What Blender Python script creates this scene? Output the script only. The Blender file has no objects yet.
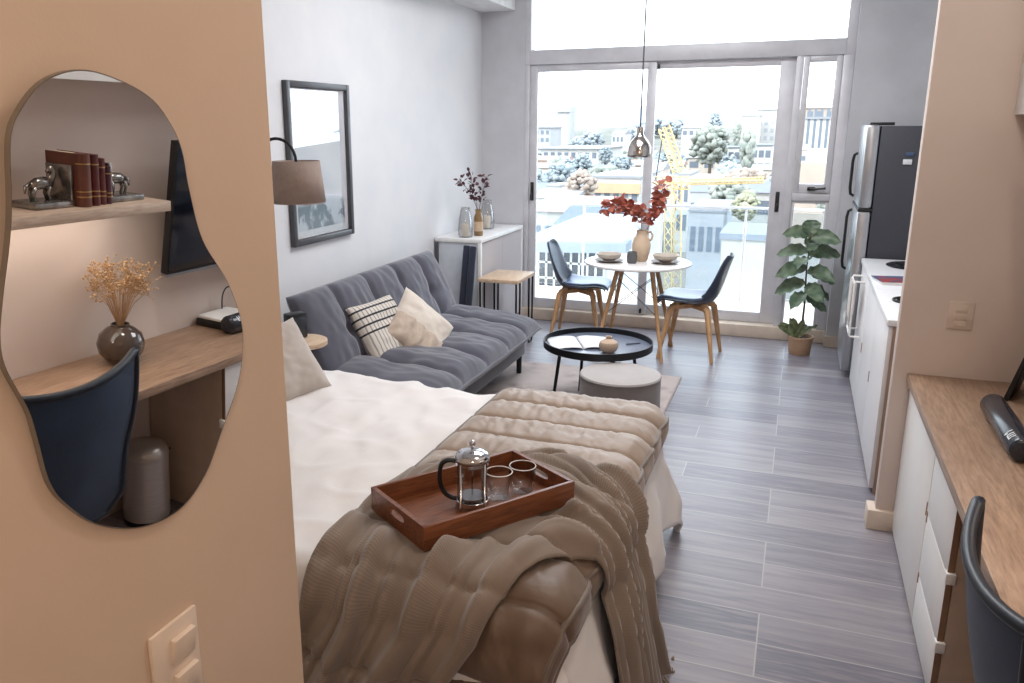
import bpy, bmesh, math, random
from mathutils import Vector, Matrix, noise
R = math.radians
PI = math.pi
scene = bpy.context.scene
COL = scene.collection
random.seed(7)

# ------------------------------------------------------------------ camera
YAW, PITCH, ROLL, FPX, CX, CY, EYE = 0.381571, -0.249321, 0.00482170, 819.0357, 467.1226, 335.0684, 1.8
def cam_axes():
    cy, sy, cp, sp, cr, sr = math.cos(YAW), math.sin(YAW), math.cos(PITCH), math.sin(PITCH), math.cos(ROLL), math.sin(ROLL)
    Z = Matrix(((cy, -sy, 0), (sy, cy, 0), (0, 0, 1)))
    X = Matrix(((1, 0, 0), (0, cp, -sp), (0, sp, cp)))
    Y = Matrix(((cr, 0, sr), (0, 1, 0), (-sr, 0, cr)))
    return Z @ X @ Y
AX = cam_axes()
def at(px, py, Y):                       # the far-away point seen at a pixel, on the plane y = Y
    v = AX @ Vector(((px - CX) / FPX, 1, -(py - CY) / FPX))
    return Vector((0, 0, EYE)) + v * (Y / v.y)
cd = bpy.data.cameras.new('camera')
cam = bpy.data.objects.new('camera', cd)
COL.objects.link(cam)
r_, f_, u_ = AX.col[0], AX.col[1], AX.col[2]
cam.matrix_world = Matrix(((r_.x, u_.x, -f_.x, 0), (r_.y, u_.y, -f_.y, 0), (r_.z, u_.z, -f_.z, EYE), (0, 0, 0, 1)))
cd.sensor_width = 36
cd.lens = FPX / 1024 * 36
cd.shift_x = (512 - CX) / 1024
cd.shift_y = (CY - 341.5) / 1024
cd.clip_end = 3000
cd.clip_start = 0.02
scene.camera = cam

# ------------------------------------------------------------------ materials
def lin(c):
    o = []
    for k in c[:3]:
        k = k / 255
        o.append(k / 12.92 if k <= .04045 else ((k + .055) / 1.055) ** 2.4)
    return (*o, 1)
MATS = {}
def newmat(name):
    m = bpy.data.materials.new(name)
    m.use_nodes = True
    nt = m.node_tree
    return m, nt, nt.nodes['Principled BSDF']
def coords(nt, scale=(1, 1, 1), rot=(0, 0, 0)):
    tc = nt.nodes.new('ShaderNodeTexCoord')
    mp = nt.nodes.new('ShaderNodeMapping')
    mp.inputs['Scale'].default_value = scale
    mp.inputs['Rotation'].default_value = rot
    nt.links.new(tc.outputs['Object'], mp.inputs['Vector'])
    return mp.outputs['Vector']
def mixcol(nt, fac, a, b):
    n = nt.nodes.new('ShaderNodeMix')
    n.data_type = 'RGBA'
    for k, v in ((6, a), (7, b)):
        if hasattr(v, 'is_output'): nt.links.new(v, n.inputs[k])
        else: n.inputs[k].default_value = v
    if hasattr(fac, 'is_output'): nt.links.new(fac, n.inputs[0])
    else: n.inputs[0].default_value = fac
    return n.outputs[2]
def noise_tex(nt, vec, scale, detail=4, rough=.55):
    n = nt.nodes.new('ShaderNodeTexNoise')
    n.inputs['Scale'].default_value = scale
    n.inputs['Detail'].default_value = detail
    n.inputs['Roughness'].default_value = rough
    nt.links.new(vec, n.inputs['Vector'])
    return n.outputs['Fac']
def ramp(nt, val, lo, hi):
    n = nt.nodes.new('ShaderNodeMapRange')
    n.inputs[1].default_value = lo
    n.inputs[2].default_value = hi
    nt.links.new(val, n.inputs[0])
    return n.outputs[0]
def bump(nt, b, h, strength, dist=.01):
    n = nt.nodes.new('ShaderNodeBump')
    n.inputs['Strength'].default_value = strength
    n.inputs['Distance'].default_value = dist
    nt.links.new(h, n.inputs['Height'])
    nt.links.new(n.outputs['Normal'], b.inputs['Normal'])
def M(name, col, rough=.5, metal=0, col2=None, nscale=12, stretch=(1, 1, 1), lo=.35, hi=.65, bmp=0, bscale=None, sheen=0, spec=None, emit=0, coat=0):
    if name in MATS: return MATS[name]
    m, nt, b = newmat(name)
    b.inputs['Base Color'].default_value = lin(col)
    b.inputs['Roughness'].default_value = rough
    b.inputs['Metallic'].default_value = metal
    if spec is not None: b.inputs['Specular IOR Level'].default_value = spec
    if sheen:
        b.inputs['Sheen Weight'].default_value = sheen
        b.inputs['Sheen Roughness'].default_value = .4
    if coat: b.inputs['Coat Weight'].default_value = coat
    vec = coords(nt, stretch)
    if col2 is None: col2 = tuple(k * .95 for k in col)
    f = ramp(nt, noise_tex(nt, vec, nscale), lo, hi)
    nt.links.new(mixcol(nt, f, lin(col), lin(col2)), b.inputs['Base Color'])
    if bmp:
        bump(nt, b, noise_tex(nt, vec, bscale or nscale * 8, 3), bmp)
    if emit:
        b.inputs['Emission Color'].default_value = lin(col)
        b.inputs['Emission Strength'].default_value = emit
    MATS[name] = m
    return m
def wood(name, c1, c2, c3, grain=(1.2, 14, 14), rough=.42, scale=3.0, bmp=.08):
    m, nt, b = newmat(name)
    v = coords(nt, grain)
    n1 = ramp(nt, noise_tex(nt, v, scale, 6, .6), .32, .68)
    n2 = ramp(nt, noise_tex(nt, v, scale * 4.1, 5, .65), .42, .75)
    c = mixcol(nt, n1, lin(c1), lin(c2))
    c = mixcol(nt, n2, c, lin(c3))
    nt.links.new(c, b.inputs['Base Color'])
    b.inputs['Roughness'].default_value = rough
    bump(nt, b, n2, bmp, .004)
    MATS[name] = m
    return m
def clear(name, tint=(255, 255, 255), gloss=.08, rough=0.0, haze=0.0, hazecol=(240, 245, 250)):
    m, nt, b = newmat(name)
    nt.nodes.remove(b)
    out = nt.nodes['Material Output']
    t = nt.nodes.new('ShaderNodeBsdfTransparent'); t.inputs[0].default_value = lin(tint)
    g = nt.nodes.new('ShaderNodeBsdfGlossy'); g.inputs['Roughness'].default_value = rough
    lw = nt.nodes.new('ShaderNodeLayerWeight'); lw.inputs[0].default_value = .25
    mr = nt.nodes.new('ShaderNodeMapRange')
    mr.inputs[3].default_value = gloss * .4
    mr.inputs[4].default_value = min(1, gloss * 6)
    nt.links.new(lw.outputs['Fresnel'], mr.inputs[0])
    mx = nt.nodes.new('ShaderNodeMixShader')
    nt.links.new(mr.outputs[0], mx.inputs[0])
    nt.links.new(t.outputs[0], mx.inputs[1]); nt.links.new(g.outputs[0], mx.inputs[2])
    last = mx.outputs[0]
    if haze:
        d = nt.nodes.new('ShaderNodeBsdfDiffuse'); d.inputs[0].default_value = lin(hazecol)
        m2 = nt.nodes.new('ShaderNodeMixShader'); m2.inputs[0].default_value = haze
        nt.links.new(last, m2.inputs[1]); nt.links.new(d.outputs[0], m2.inputs[2])
        last = m2.outputs[0]
    nt.links.new(last, out.inputs[0])
    MATS[name] = m
    return m

# ------------------------------------------------------------------ mesh builder
class MB:
    def __init__(s): s.v = []; s.f = []
    def add(s, vs, fs, mat=None):
        o = len(s.v)
        s.v += [tuple(mat @ Vector(p)) if mat is not None else tuple(p) for p in vs]
        s.f += [tuple(i + o for i in f) for f in fs]
        return s
    def box(s, c, d, rz=0, rx=0, ry=0, bev=0, seg=2):
        m = Matrix.Translation(c) @ Matrix.Rotation(rz, 4, 'Z') @ Matrix.Rotation(ry, 4, 'Y') @ Matrix.Rotation(rx, 4, 'X')
        hx, hy, hz = d[0] / 2, d[1] / 2, d[2] / 2
        if bev <= 0:
            vs = [(x, y, z) for x in (-hx, hx) for y in (-hy, hy) for z in (-hz, hz)]
            fs = [(0, 1, 3, 2), (4, 6, 7, 5), (0, 4, 5, 1), (2, 3, 7, 6), (0, 2, 6, 4), (1, 5, 7, 3)]
            return s.add(vs, fs, m)
        bm = bmesh.new()
        bmesh.ops.create_cube(bm, size=1)
        for v in bm.verts: v.co = Vector((v.co.x * d[0], v.co.y * d[1], v.co.z * d[2]))
        bmesh.ops.bevel(bm, geom=bm.edges[:] , offset=min(bev, min(d) * .49), segments=seg, profile=.5, affect='EDGES')
        return s.bm(bm, m)
    def b2(s, x0, x1, y0, y1, z0, z1, bev=0):
        return s.box(((x0 + x1) / 2, (y0 + y1) / 2, (z0 + z1) / 2), (abs(x1 - x0), abs(y1 - y0), abs(z1 - z0)), bev=bev)
    def bm(s, bm, m=None):
        bm.verts.index_update()
        s.add([v.co[:] for v in bm.verts], [[v.index for v in f.verts] for f in bm.faces], m)
        bm.free()
        return s
    def tube(s, pts, r, n=10, caps=True, closed=False):
        pts = [Vector(p) for p in pts]
        rs = r if isinstance(r, (list, tuple)) else [r] * len(pts)
        N = len(pts); vs = []; fs = []
        up = None
        for i, p in enumerate(pts):
            a = pts[(i - 1) % N] if (closed or i > 0) else p
            b = pts[(i + 1) % N] if (closed or i < N - 1) else p
            t = (b - a).normalized()
            if up is None:
                up = t.orthogonal().normalized()
            else:
                up = (up - t * up.dot(t))
                up = up.normalized() if up.length > 1e-6 else t.orthogonal().normalized()
            w = t.cross(up)
            for k in range(n):
                q = 2 * PI * k / n
                vs.append(p + (up * math.cos(q) + w * math.sin(q)) * rs[i])
        for i in range(N if closed else N - 1):
            j = (i + 1) % N
            for k in range(n):
                l = (k + 1) % n
                fs.append((i * n + k, i * n + l, j * n + l, j * n + k))
        if caps and not closed:
            fs.append(tuple(range(n - 1, -1, -1)))
            fs.append(tuple((N - 1) * n + k for k in range(n)))
        return s.add(vs, fs)
    def cyl(s, p0, p1, r0, r1=None, n=24): return s.tube([p0, p1], [r0, r0 if r1 is None else r1], n)
    def lathe(s, prof, n=40, c=(0, 0, 0), m=None, capb=True, capt=True, sx=1, sy=1):
        vs = []; fs = []
        for r, z in prof:
            for k in range(n):
                q = 2 * PI * k / n
                vs.append((c[0] + r * sx * math.cos(q), c[1] + r * sy * math.sin(q), c[2] + z))
        for i in range(len(prof) - 1):
            for k in range(n):
                l = (k + 1) % n
                fs.append((i * n + k, i * n + l, (i + 1) * n + l, (i + 1) * n + k))
        if capb: fs.append(tuple(range(n - 1, -1, -1)))
        if capt: fs.append(tuple((len(prof) - 1) * n + k for k in range(n)))
        return s.add(vs, fs, m)
    def prism(s, poly, t0, t1, fn):          # fn(u, v, t) -> 3-D point
        n = len(poly)
        vs = [fn(u, v, t0) for u, v in poly] + [fn(u, v, t1) for u, v in poly]
        fs = [tuple(range(n - 1, -1, -1)), tuple(range(n, 2 * n))]
        fs += [(i, (i + 1) % n, n + (i + 1) % n, n + i) for i in range(n)]
        return s.add(vs, fs)
    def grid(s, fn, nu, nv, wrapu=False, flip=False):
        vs = [fn(i / (nu if wrapu else nu - 1), j / (nv - 1)) for i in range(nu) for j in range(nv)]
        fs = []
        for i in range(nu if wrapu else nu - 1):
            k = (i + 1) % nu
            for j in range(nv - 1):
                q = (i * nv + j, k * nv + j, k * nv + j + 1, i * nv + j + 1)
                fs.append(q[::-1] if flip else q)
        return s.add(vs, fs)
    def ball(s, c, r, sub=2, jit=0, fr=2.0, sq=(1, 1, 1), m=None):
        bm = bmesh.new()
        bmesh.ops.create_icosphere(bm, subdivisions=sub, radius=1)
        c = Vector(c)
        for v in bm.verts:
            d = v.co.copy()
            k = 1 + (jit * noise.noise(d * fr + c * 3.1) if jit else 0)
            v.co = c + Vector((d.x * r * sq[0], d.y * r * sq[1], d.z * r * sq[2])) * k
        return s.bm(bm, m)
    def build(s, name, mat, parent=None, solid=0, sub=0, smooth=38, offset=0):
        me = bpy.data.meshes.new(name)
        me.from_pydata([tuple(p) for p in s.v], [], s.f)
        me.validate()
        bm = bmesh.new(); bm.from_mesh(me)
        if not solid: bmesh.ops.recalc_face_normals(bm, faces=bm.faces[:])
        bm.to_mesh(me); bm.free()
        if smooth:
            me.polygons.foreach_set('use_smooth', [True] * len(me.polygons))
            if smooth < 180: me.set_sharp_from_angle(angle=R(smooth))
        me.update()
        o = bpy.data.objects.new(name, me)
        COL.objects.link(o)
        if mat is not None: me.materials.append(mat if not isinstance(mat, str) else MATS[mat])
        if parent is not None: o.parent = parent
        if solid:
            md = o.modifiers.new('s', 'SOLIDIFY'); md.thickness = solid; md.offset = offset
        if sub:
            md = o.modifiers.new('u', 'SUBSURF'); md.levels = sub; md.render_levels = sub
        return o

def thing(name, label, cat, loc=(0, 0, 0), rz=0, group=None):
    o = bpy.data.objects.new(name, None)
    o.empty_display_size = .05
    COL.objects.link(o)
    o.location = loc; o.rotation_euler = (0, 0, rz)
    o['label'] = label; o['category'] = cat
    if group: o['group'] = group
    return o
def tag(o, label, cat, group=None):
    o['label'] = label; o['category'] = cat
    if group: o['group'] = group
    return o
def struct(o, label=None):
    o['kind'] = 'structure'
    if label: o['label'] = label
    return o
def sroot(name):
    o = bpy.data.objects.new(name, None); COL.objects.link(o); o['kind'] = 'structure'
    return o
def place(o, loc, rz=0):
    o.location = loc; o.rotation_euler = (0, 0, rz); return o
def copy_tree(o, parent=None):
    c = o.copy(); COL.objects.link(c)
    if parent is not None: c.parent = parent
    for ch in list(o.children): copy_tree(ch, c)
    return c
def catmull(pts, n=8, closed=True):
    N = len(pts); out = []
    for i in range(N if closed else N - 1):
        g = lambda k: Vector(pts[k % N] if closed else pts[max(0, min(N - 1, k))])
        p0, p1, p2, p3 = g(i - 1), g(i), g(i + 1), g(i + 2)
        for k in range(n):
            t = k / n
            out.append(.5 * ((2 * p1) + (p2 - p0) * t + (2 * p0 - 5 * p1 + 4 * p2 - p3) * t * t + (3 * p1 - p0 - 3 * p2 + p3) * t ** 3))
    if not closed: out.append(Vector(pts[-1]))
    return out
def lerp(a, b, t): return a + (b - a) * t
def interp(xs, ys, x):
    if x <= xs[0]: return ys[0]
    for i in range(len(xs) - 1):
        if x <= xs[i + 1]:
            t = (x - xs[i]) / (xs[i + 1] - xs[i])
            return ys[i] + (ys[i + 1] - ys[i]) * t
    return ys[-1]
def sstep(a, b, x):
    t = max(0, min(1, (x - a) / (b - a))); return t * t * (3 - 2 * t)
def nz(x, y, z=0): return noise.noise(Vector((x, y, z)))

# palette
M('paint_cool', (222, 222, 224), .75, nscale=3, col2=(216, 217, 221), bmp=.03, bscale=160)
M('paint_warm', (208, 183, 160), .72, nscale=3, col2=(203, 178, 155), bmp=.03, bscale=160)
M('paint_beige', (216, 200, 190), .72, nscale=3, col2=(211, 195, 185), bmp=.03, bscale=160)
M('paint_grey', (206, 207, 212), .75, nscale=3, bmp=.02, bscale=160)
M('ceiling_white', (236, 236, 236), .8)
M('trim_white', (230, 224, 216), .5)
M('trim_beige', (222, 206, 190), .55)
M('alu', (214, 214, 219), .42, .15, nscale=6)
M('black_metal', (24, 25, 28), .4, .4)
M('black_plastic', (22, 23, 26), .38)
M('steel', (170, 170, 174), .28, .9, stretch=(1, 1, 12), nscale=20)
M('chrome', (205, 205, 208), .12, 1)
M('white_lacquer', (238, 236, 233), .38, col2=(235, 233, 230))
M('white_plain', (238, 237, 234), .5)
wood('oak_desk', (176, 146, 122), (150, 121, 99), (124, 97, 78), grain=(9, .9, 9), scale=2.6)
wood('oak_light', (205, 165, 122), (184, 142, 100), (160, 118, 80), grain=(9, 9, 1.0), scale=2.4)
wood('oak_board', (218, 194, 168), (202, 174, 146), (180, 150, 122), grain=(9, 1, 9), scale=2.6)
wood('walnut', (140, 84, 52), (108, 62, 38), (78, 42, 26), grain=(1.0, 12, 12), scale=3.2, rough=.36)
clear('window_glass', (252, 254, 255), .05)
clear('thin_glass', (246, 246, 246), .09)
clear('balcony_glass', (236, 243, 247), .05, haze=.015)
clear('smoke_glass', (150, 128, 112), .2)
# ------------------------------------------------------------------ floor material: grey-blue planks laid across the room
def floor_mat():
    m, nt, b = newmat('plank_floor')
    v = coords(nt, (1, 1, 1))
    br = nt.nodes.new('ShaderNodeTexBrick')
    br.offset = .37; br.offset_frequency = 3
    br.inputs['Scale'].default_value = 1
    br.inputs['Brick Width'].default_value = 1.2
    br.inputs['Row Height'].default_value = .198
    br.inputs['Mortar Size'].default_value = .003
    br.inputs['Mortar Smooth'].default_value = .2
    br.inputs['Bias'].default_value = 0
    br.inputs['Color1'].default_value = (0, 0, 0, 1)
    br.inputs['Color2'].default_value = (1, 1, 1, 1)
    br.inputs['Mortar'].default_value = (.5, .5, .5, 1)
    nt.links.new(v, br.inputs['Vector'])
    base = mixcol(nt, br.outputs['Color'], lin((166, 160, 164)), lin((98, 96, 109)))
    # offset the grain per plank so each board has its own figure
    add = nt.nodes.new('ShaderNodeVectorMath'); add.operation = 'MULTIPLY_ADD'
    add.inputs[1].default_value = (0, 0, 0)
    sc = nt.nodes.new('ShaderNodeVectorMath'); sc.operation = 'MULTIPLY'
    sc.inputs[1].default_value = (.8, 9, 1)
    nt.links.new(v, sc.inputs[0])
    ad = nt.nodes.new('ShaderNodeVectorMath'); ad.operation = 'ADD'
    ms = nt.nodes.new('ShaderNodeVectorMath'); ms.operation = 'MULTIPLY'
    ms.inputs[1].default_value = (37, 11, 5)
    nt.links.new(br.outputs['Color'], ms.inputs[0])
    nt.links.new(sc.outputs[0], ad.inputs[0]); nt.links.new(ms.outputs[0], ad.inputs[1])
    n1 = ramp(nt, noise_tex(nt, ad.outputs[0], 1.6, 6, .62), .3, .7)
    n2 = ramp(nt, noise_tex(nt, ad.outputs[0], 6.5, 5, .6), .45, .8)
    c = mixcol(nt, n1, base, lin((112, 109, 121)))
    c = mixcol(nt, n2, c, lin((150, 143, 145)))
    c = mixcol(nt, br.outputs['Fac'], c, lin((164, 159, 160)))
    nt.links.new(c, b.inputs['Base Color'])
    b.inputs['Roughness'].default_value = .36
    bump(nt, b, n1, .05, .004)
    MATS['plank_floor'] = m
floor_mat()

XL, XR, XD, YB = -2.81, 1.154, .962, 7.40
def sbox(name, mat, x0, x1, y0, y1, z0, z1, parent=None, bev=0):
    o = MB().b2(x0, x1, y0, y1, z0, z1, bev).build(name, mat, parent)
    if parent is None: o['kind'] = 'structure'
    return o
sbox('floor', 'plank_floor', XL - .15, XR + .15, -1.75, 7.55, -.12, 0)
sbox('ceiling', 'ceiling_white', XL - .15, XR + .15, -1.75, 7.55, 3.3, 3.42)
sbox('wall_left', 'paint_cool', XL - .15, XL, 1.232, 7.55, 0, 3.3)
sbox('wall_right', 'paint_beige', XD, XR + .15, -1.75, 3.886, 0, 3.3)
sbox('wall_kitchen', 'paint_grey', XR, XR + .15, 3.886, 7.55, 0, 3.3)
sbox('wall_mirror', 'paint_warm', XL - .15, -.862, -1.75, 1.232, 0, 3.3)
sbox('wall_entry', 'paint_beige', -.862, XD, -1.75, -1.6, 0, 3.3)
sbox('wall_partition', 'paint_beige', .452, XR, 3.885, 3.955, 0, 3.3, bev=.004)
sbox('wall_back_left', 'paint_grey', XL, -2.39, YB, 7.55, 0, 3.3)
sbox('wall_back_right', 'paint_grey', .315, XR, 7.28, 7.55, 0, 3.3)
sbox('wall_back_top', 'paint_grey', -2.39, .315, YB, 7.55, 3.08, 3.3)
sbox('trim_bulkhead', 'ceiling_white', XL, -2.49, 4.6, YB, 2.8, 3.3)
sbox('baseboard_partition', 'trim_beige', .419, .60, 3.862, 3.975, 0, .095, bev=.004)
sbox('baseboard_left', 'trim_white', XL, XL + .014, 3.6, YB, 0, .09)
sbox('baseboard_back_right', 'trim_beige', .30, .45, 7.255, 7.28, 0, .09)
sbox('trim_sill', 'trim_beige', -2.39, .315, 7.36, 7.55, 0, .108, bev=.006)

# ------------------------------------------------------------------ glazing
YG = 7.45
def frame_box(mb, x0, x1, z0, z1, w, y0, y1, wl=None, wr=None, wb=None, wt=None):
    wl = w if wl is None else wl; wr = w if wr is None else wr; wb = w if wb is None else wb; wt = w if wt is None else wt
    mb.b2(x0, x0 + wl, y0, y1, z0, z1, .004); mb.b2(x1 - wr, x1, y0, y1, z0, z1, .004)
    mb.b2(x0 + wl, x1 - wr, y0, y1, z0, z0 + wb, .004); mb.b2(x0 + wl, x1 - wr, y0, y1, z1 - wt, z1, .004)
    return (x0 + wl, x1 - wr, z0 + wb, z1 - wt)
def pane(g, y, parent):
    MB().b2(g[0] - .004, g[1] + .004, y - .003, y + .003, g[2] - .004, g[3] + .004).build('pane', 'window_glass', parent, smooth=0)
def handle(parent, x, y, z, h=.17):
    m = MB().b2(x - .016, x + .016, y - .012, y, z - h / 2, z + h / 2, .005)
    m.tube([(x, y - .01, z - .02), (x, y - .035, z - .02), (x, y - .045, z - .03), (x, y - .045, z - h / 2 + .01)], .007)
    m.build('handle', 'black_plastic', parent)
w = sroot('window_1')                                    # fixed light above the transom
g = frame_box(f := MB(), -2.39, .315, 2.335, 3.08, .05, 7.40, 7.52, wl=.05, wr=.07, wb=.125)
f.build('frame', 'alu', w); pane(g, YG, w)
w = sroot('window_2')                                    # casement beside the doors
f = MB(); f.b2(-.108, -.052, 7.40, 7.52, .108, 2.335, .004); f.b2(.235, .315, 7.40, 7.52, .108, 2.335, .004); f.b2(-.052, .235, 7.40, 7.52, 1.19, 1.25, .004)
f.build('frame', 'alu', w)
g = frame_box(f := MB(), -.05, .233, 1.252, 2.333, .045, 7.41, 7.49, wb=.075)
s = f.build('sash', 'alu', w)
pane(g, YG, s)
m = MB().b2(.06, .12, 7.385, 7.41, 1.275, 1.305, .004); m.tube([(.09, 7.39, 1.29), (.09, 7.365, 1.29), (.12, 7.36, 1.29), (.20, 7.36, 1.298)], .009)
m.build('handle', 'black_plastic', s)
w = sroot('window_3')                                    # fixed low pane under the casement
g = frame_box(f := MB(), -.052, .235, .108, 1.19, .025, 7.42, 7.48); f.build('frame', 'alu', w); pane(g, YG, w)
w = sroot('door_1')                                      # left sliding leaf
f = MB(); f.b2(-2.39, -2.35, 7.40, 7.52, .108, 2.335, .004); 
f.build('jamb', 'alu', w)
g = frame_box(f := MB(), -2.35, -1.22, .112, 2.333, .07, 7.43, 7.47, wb=.09, wt=.06); f.build('frame', 'alu', w); pane(g, YG, w); handle(w, -2.318, 7.43, 1.21)
MB().b2(-1.27, -1.25, 7.40, 7.43, .13, .17, .003).build('catch', 'black_plastic', w)
w = sroot('door_2')                                      # right sliding leaf, on the outer track
g = frame_box(f := MB(), -1.305, -.108, .112, 2.333, .08, 7.475, 7.515, wr=.12, wb=.09, wt=.06); f.build('frame', 'alu', w); pane(g, 7.495, w); handle(w, -.165, 7.475, 1.17)
MB().b2(-1.225, -1.20, 7.46, 7.476, 2.27, 2.31, .003).build('catch', 'black_plastic', w)

# ------------------------------------------------------------------ mirror on the near wall
op = [(-0.14, 0.213), (-0.123, 0.246), (-0.086, 0.28), (-0.034, 0.295), (0.021, 0.288), (0.08, 0.266), (0.115, 0.233), (0.136, 0.195), (0.147, 0.137), (0.170, 0.06), (0.221, -0.011), (0.252, -0.082), (0.254, -0.135), (0.237, -0.192), (0.194, -0.256), (0.148, -0.318), (0.086, -0.352), (0.008, -0.345), (-0.067, -0.306), (-0.112, -0.258), (-0.137, -0.214), (-0.148, -0.149), (-0.156, -0.108), (-0.179, -0.049), (-0.182, -0.012), (-0.173, 0.034), (-0.155, 0.101), (-0.147, 0.146)]
op2 = [(p.x, p.y) for p in catmull([(a, b, 0) for a, b in op], 6)]
mm, nt, b = newmat('mirror_silver'); b.inputs['Base Color'].default_value = (.84, .84, .84, 1); b.inputs['Metallic'].default_value = 1; b.inputs['Roughness'].default_value = 0; MATS['mirror_silver'] = mm
M('mirror_edge', (120, 110, 98), .3)
mr = thing('wall_mirror_glass', 'wavy frameless mirror on the tan wall reflecting the desk and chair', 'mirror', (-.84, .833, 1.575))
mn = Vector((.999, -.0226, -.041)).normalized(); m1 = Vector((0, 0, 1)).cross(mn).normalized(); m2 = mn.cross(m1)
MB().prism(op2, -.009, -.0004, lambda u, v, t: mn * t + m1 * u + m2 * v).build('edge', 'mirror_edge', mr, smooth=30)
MB().add([m1 * u * .994 + m2 * v * .994 for u, v in op2], [tuple(range(len(op2)))]).build('glass', 'mirror_silver', mr, smooth=0)

# ------------------------------------------------------------------ light switch and socket
M('switch_plate', (226, 206, 186), .4)
s = thing('light_switch', 'cream two-button light switch on the tan wall below the wavy mirror', 'light switch', (-.862, .884, .966))
MB().box((.004, 0, 0), (.008, .104, .162), bev=.003).build('plate', 'switch_plate', s)
for z in (.032, -.032):
    MB().box((.010, .012, z), (.010, .05, .046), ry=R(8), bev=.002).build('rocker', 'switch_plate', s)
M('socket_plate', (214, 196, 182), .4)
s = thing('wall_socket', 'beige power socket plate on the partition wall above the desk end', 'socket', (.676, 3.885, 1.022))
MB().box((0, -.004, 0), (.094, .009, .118), bev=.003).build('plate', 'socket_plate', s)
for z in (.028, -.006, -.036):
    MB().box((0, -.009, z), (.046, .006, .024), bev=.002).build('socket_insert', 'socket_plate', s)

# ------------------------------------------------------------------ desk run on the right wall
t = MB().b2(.508, XD - .002, .9, 3.883, .712, .75, .002).build('desk_worktop', 'oak_desk'); tag(t, 'long brown wood desk worktop along the right wall', 'desk')
c = thing('drawer_cabinet', 'white cabinet with door and three drawers under the far end of the desk', 'cabinet', (.525, 2.64, 0))
M('carcass', (206, 186, 166), .5); M('edge_band', (150, 118, 92), .5); M('notch_white', (244, 243, 240), .5)
MB().b2(.02, .43, .0, .018, .0, .711).build('side_panel', 'carcass', c)
MB().b2(.02, .43, 1.222, 1.242, .0, .711).build('side_panel', 'carcass', c)
MB().b2(.06, .43, .018, 1.222, .0, .06).build('plinth', 'carcass', c)
MB().b2(.415, .43, .018, 1.222, .06, .711).build('back_panel', 'carcass', c)
MB().b2(.03, .415, .44, .458, .06, .711).build('divider', 'carcass', c)
def front(name, y0, y1, z0, z1, notch=None, edge=True):
    m = MB().b2(0, .018, y0 + .002, y1 - .002, z0 + .002, z1 - .002, .0015)
    d = m.build(name, 'white_lacquer', c)
    if edge: MB().b2(.001, .0175, y0 + .0008, y0 + .0022, z0 + .004, z1 - .004).build('edge_strip', 'edge_band', d)
    return d
d = front('door', .46, 1.242, .02, .708, edge=False)
MB().b2(-.002, .004, .464, .476, .44, .49, .001).build('finger_notch', 'edge_band', d)
for z0, z1 in ((.02, .215), (.215, .455), (.455, .708)):
    d = front('drawer', 0, .452, z0, z1)
    if z1 < .7:
        MB().b2(-.004, .024, -.012, .02, z1 - .024, z1 + .012, .002).build('finger_pull', 'notch_white', d)
        MB().b2(-.002, .004, .436, .450, z1 - .03, z1 + .01, .001).build('finger_notch', 'edge_band', d)
u = thing('upper_cabinet', 'white wall cabinet above the desk shelf on the right wall', 'cabinet', (.757, .9, 1.835))
MB().b2(.02, XD - .757, 0, 2.98, 0, .82).build('carcass', 'white_lacquer', u)
for k in range(4):
    MB().b2(0, .02, k * .745 + .002, (k + 1) * .745 - .002, 0, .82, .002).build('door', 'white_lacquer', u)
wood('limed_oak', (206, 184, 164), (188, 164, 144), (166, 142, 122), grain=(9, 1, 9))
sh = MB().b2(.66, XD - .001, 1.3, 2.5, 1.365, 1.404, .002).build('wall_shelf', 'limed_oak'); tag(sh, 'pale wood wall shelf holding the books, seen in the mirror', 'shelf')

# ------------------------------------------------------------------ kitchen run
M('worktop_white', (238, 238, 238), .3, nscale=40, col2=(228, 228, 230))
M('kitchen_front', (230, 227, 227), .4, col2=(227, 224, 224))
M('end_panel', (172, 146, 126), .5)
k = thing('kitchen_base_cabinet', 'white kitchen base cabinet with flush doors beyond the partition wall', 'cabinet', (.455, 4.275, 0))
MB().b2(.02, .68, 0, .02, 0, .868).build('end_panel', 'end_panel', k)
MB().b2(.02, .68, .02, 1.99, .08, .868).build('carcass', 'kitchen_front', k)
MB().b2(.05, .66, .02, 1.99, 0, .08).build('plinth', 'end_panel', k)
for y0, y1 in ((0, .66), (.66, 1.32), (1.32, 1.99)):
    d = MB().b2(0, .02, y0 + .0025, y1 - .0025, .03, .862, .002).build('door', 'kitchen_front', k)
    MB().b2(-.003, .004, y1 - .03, y1 - .006, .40, .46, .001).build('finger_notch', 'edge_band', d)
wt = MB().b2(.445, XR - .002, 4.262, 6.27, .869, .90, .003).build('kitchen_worktop', 'worktop_white'); tag(wt, 'white kitchen worktop running up to the fridge', 'worktop')
sk = thing('sink', 'black oval hob plate set in the white worktop near the fridge', 'sink', (.73, 6.0, .90))  # oval taken for a sink rim, drawn as a flat plate
M('sink_black', (30, 31, 34), .12)
MB().lathe([(.15, 0), (.155, .004), (.147, .008), (.0, .008)], 40, sx=1, sy=1.15).build('plate', 'sink_black', sk)
MB().lathe([(.10, .0085), (.10, .010), (.0, .010)], 32).build('inner_disc', 'black_metal', sk)
bk = thing('cookbook', 'dark red and blue booklet lying on the white kitchen worktop', 'book', (.60, 5.34, .90), R(12))
M('cover_red', (150, 62, 58), .4, col2=(70, 84, 120), nscale=14, lo=.45, hi=.52)
MB().b2(-.13, .13, -.1, .1, 0, .018, .003).build('pages', 'white_plain', bk)
MB().b2(-.135, .135, -.103, .103, .018, .021).build('cover', 'cover_red', bk)
ut = thing('black_trivet', 'small black trivet on the near edge of the kitchen worktop', 'trivet', (.60, 4.76, .90))
f = MB()
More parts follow.
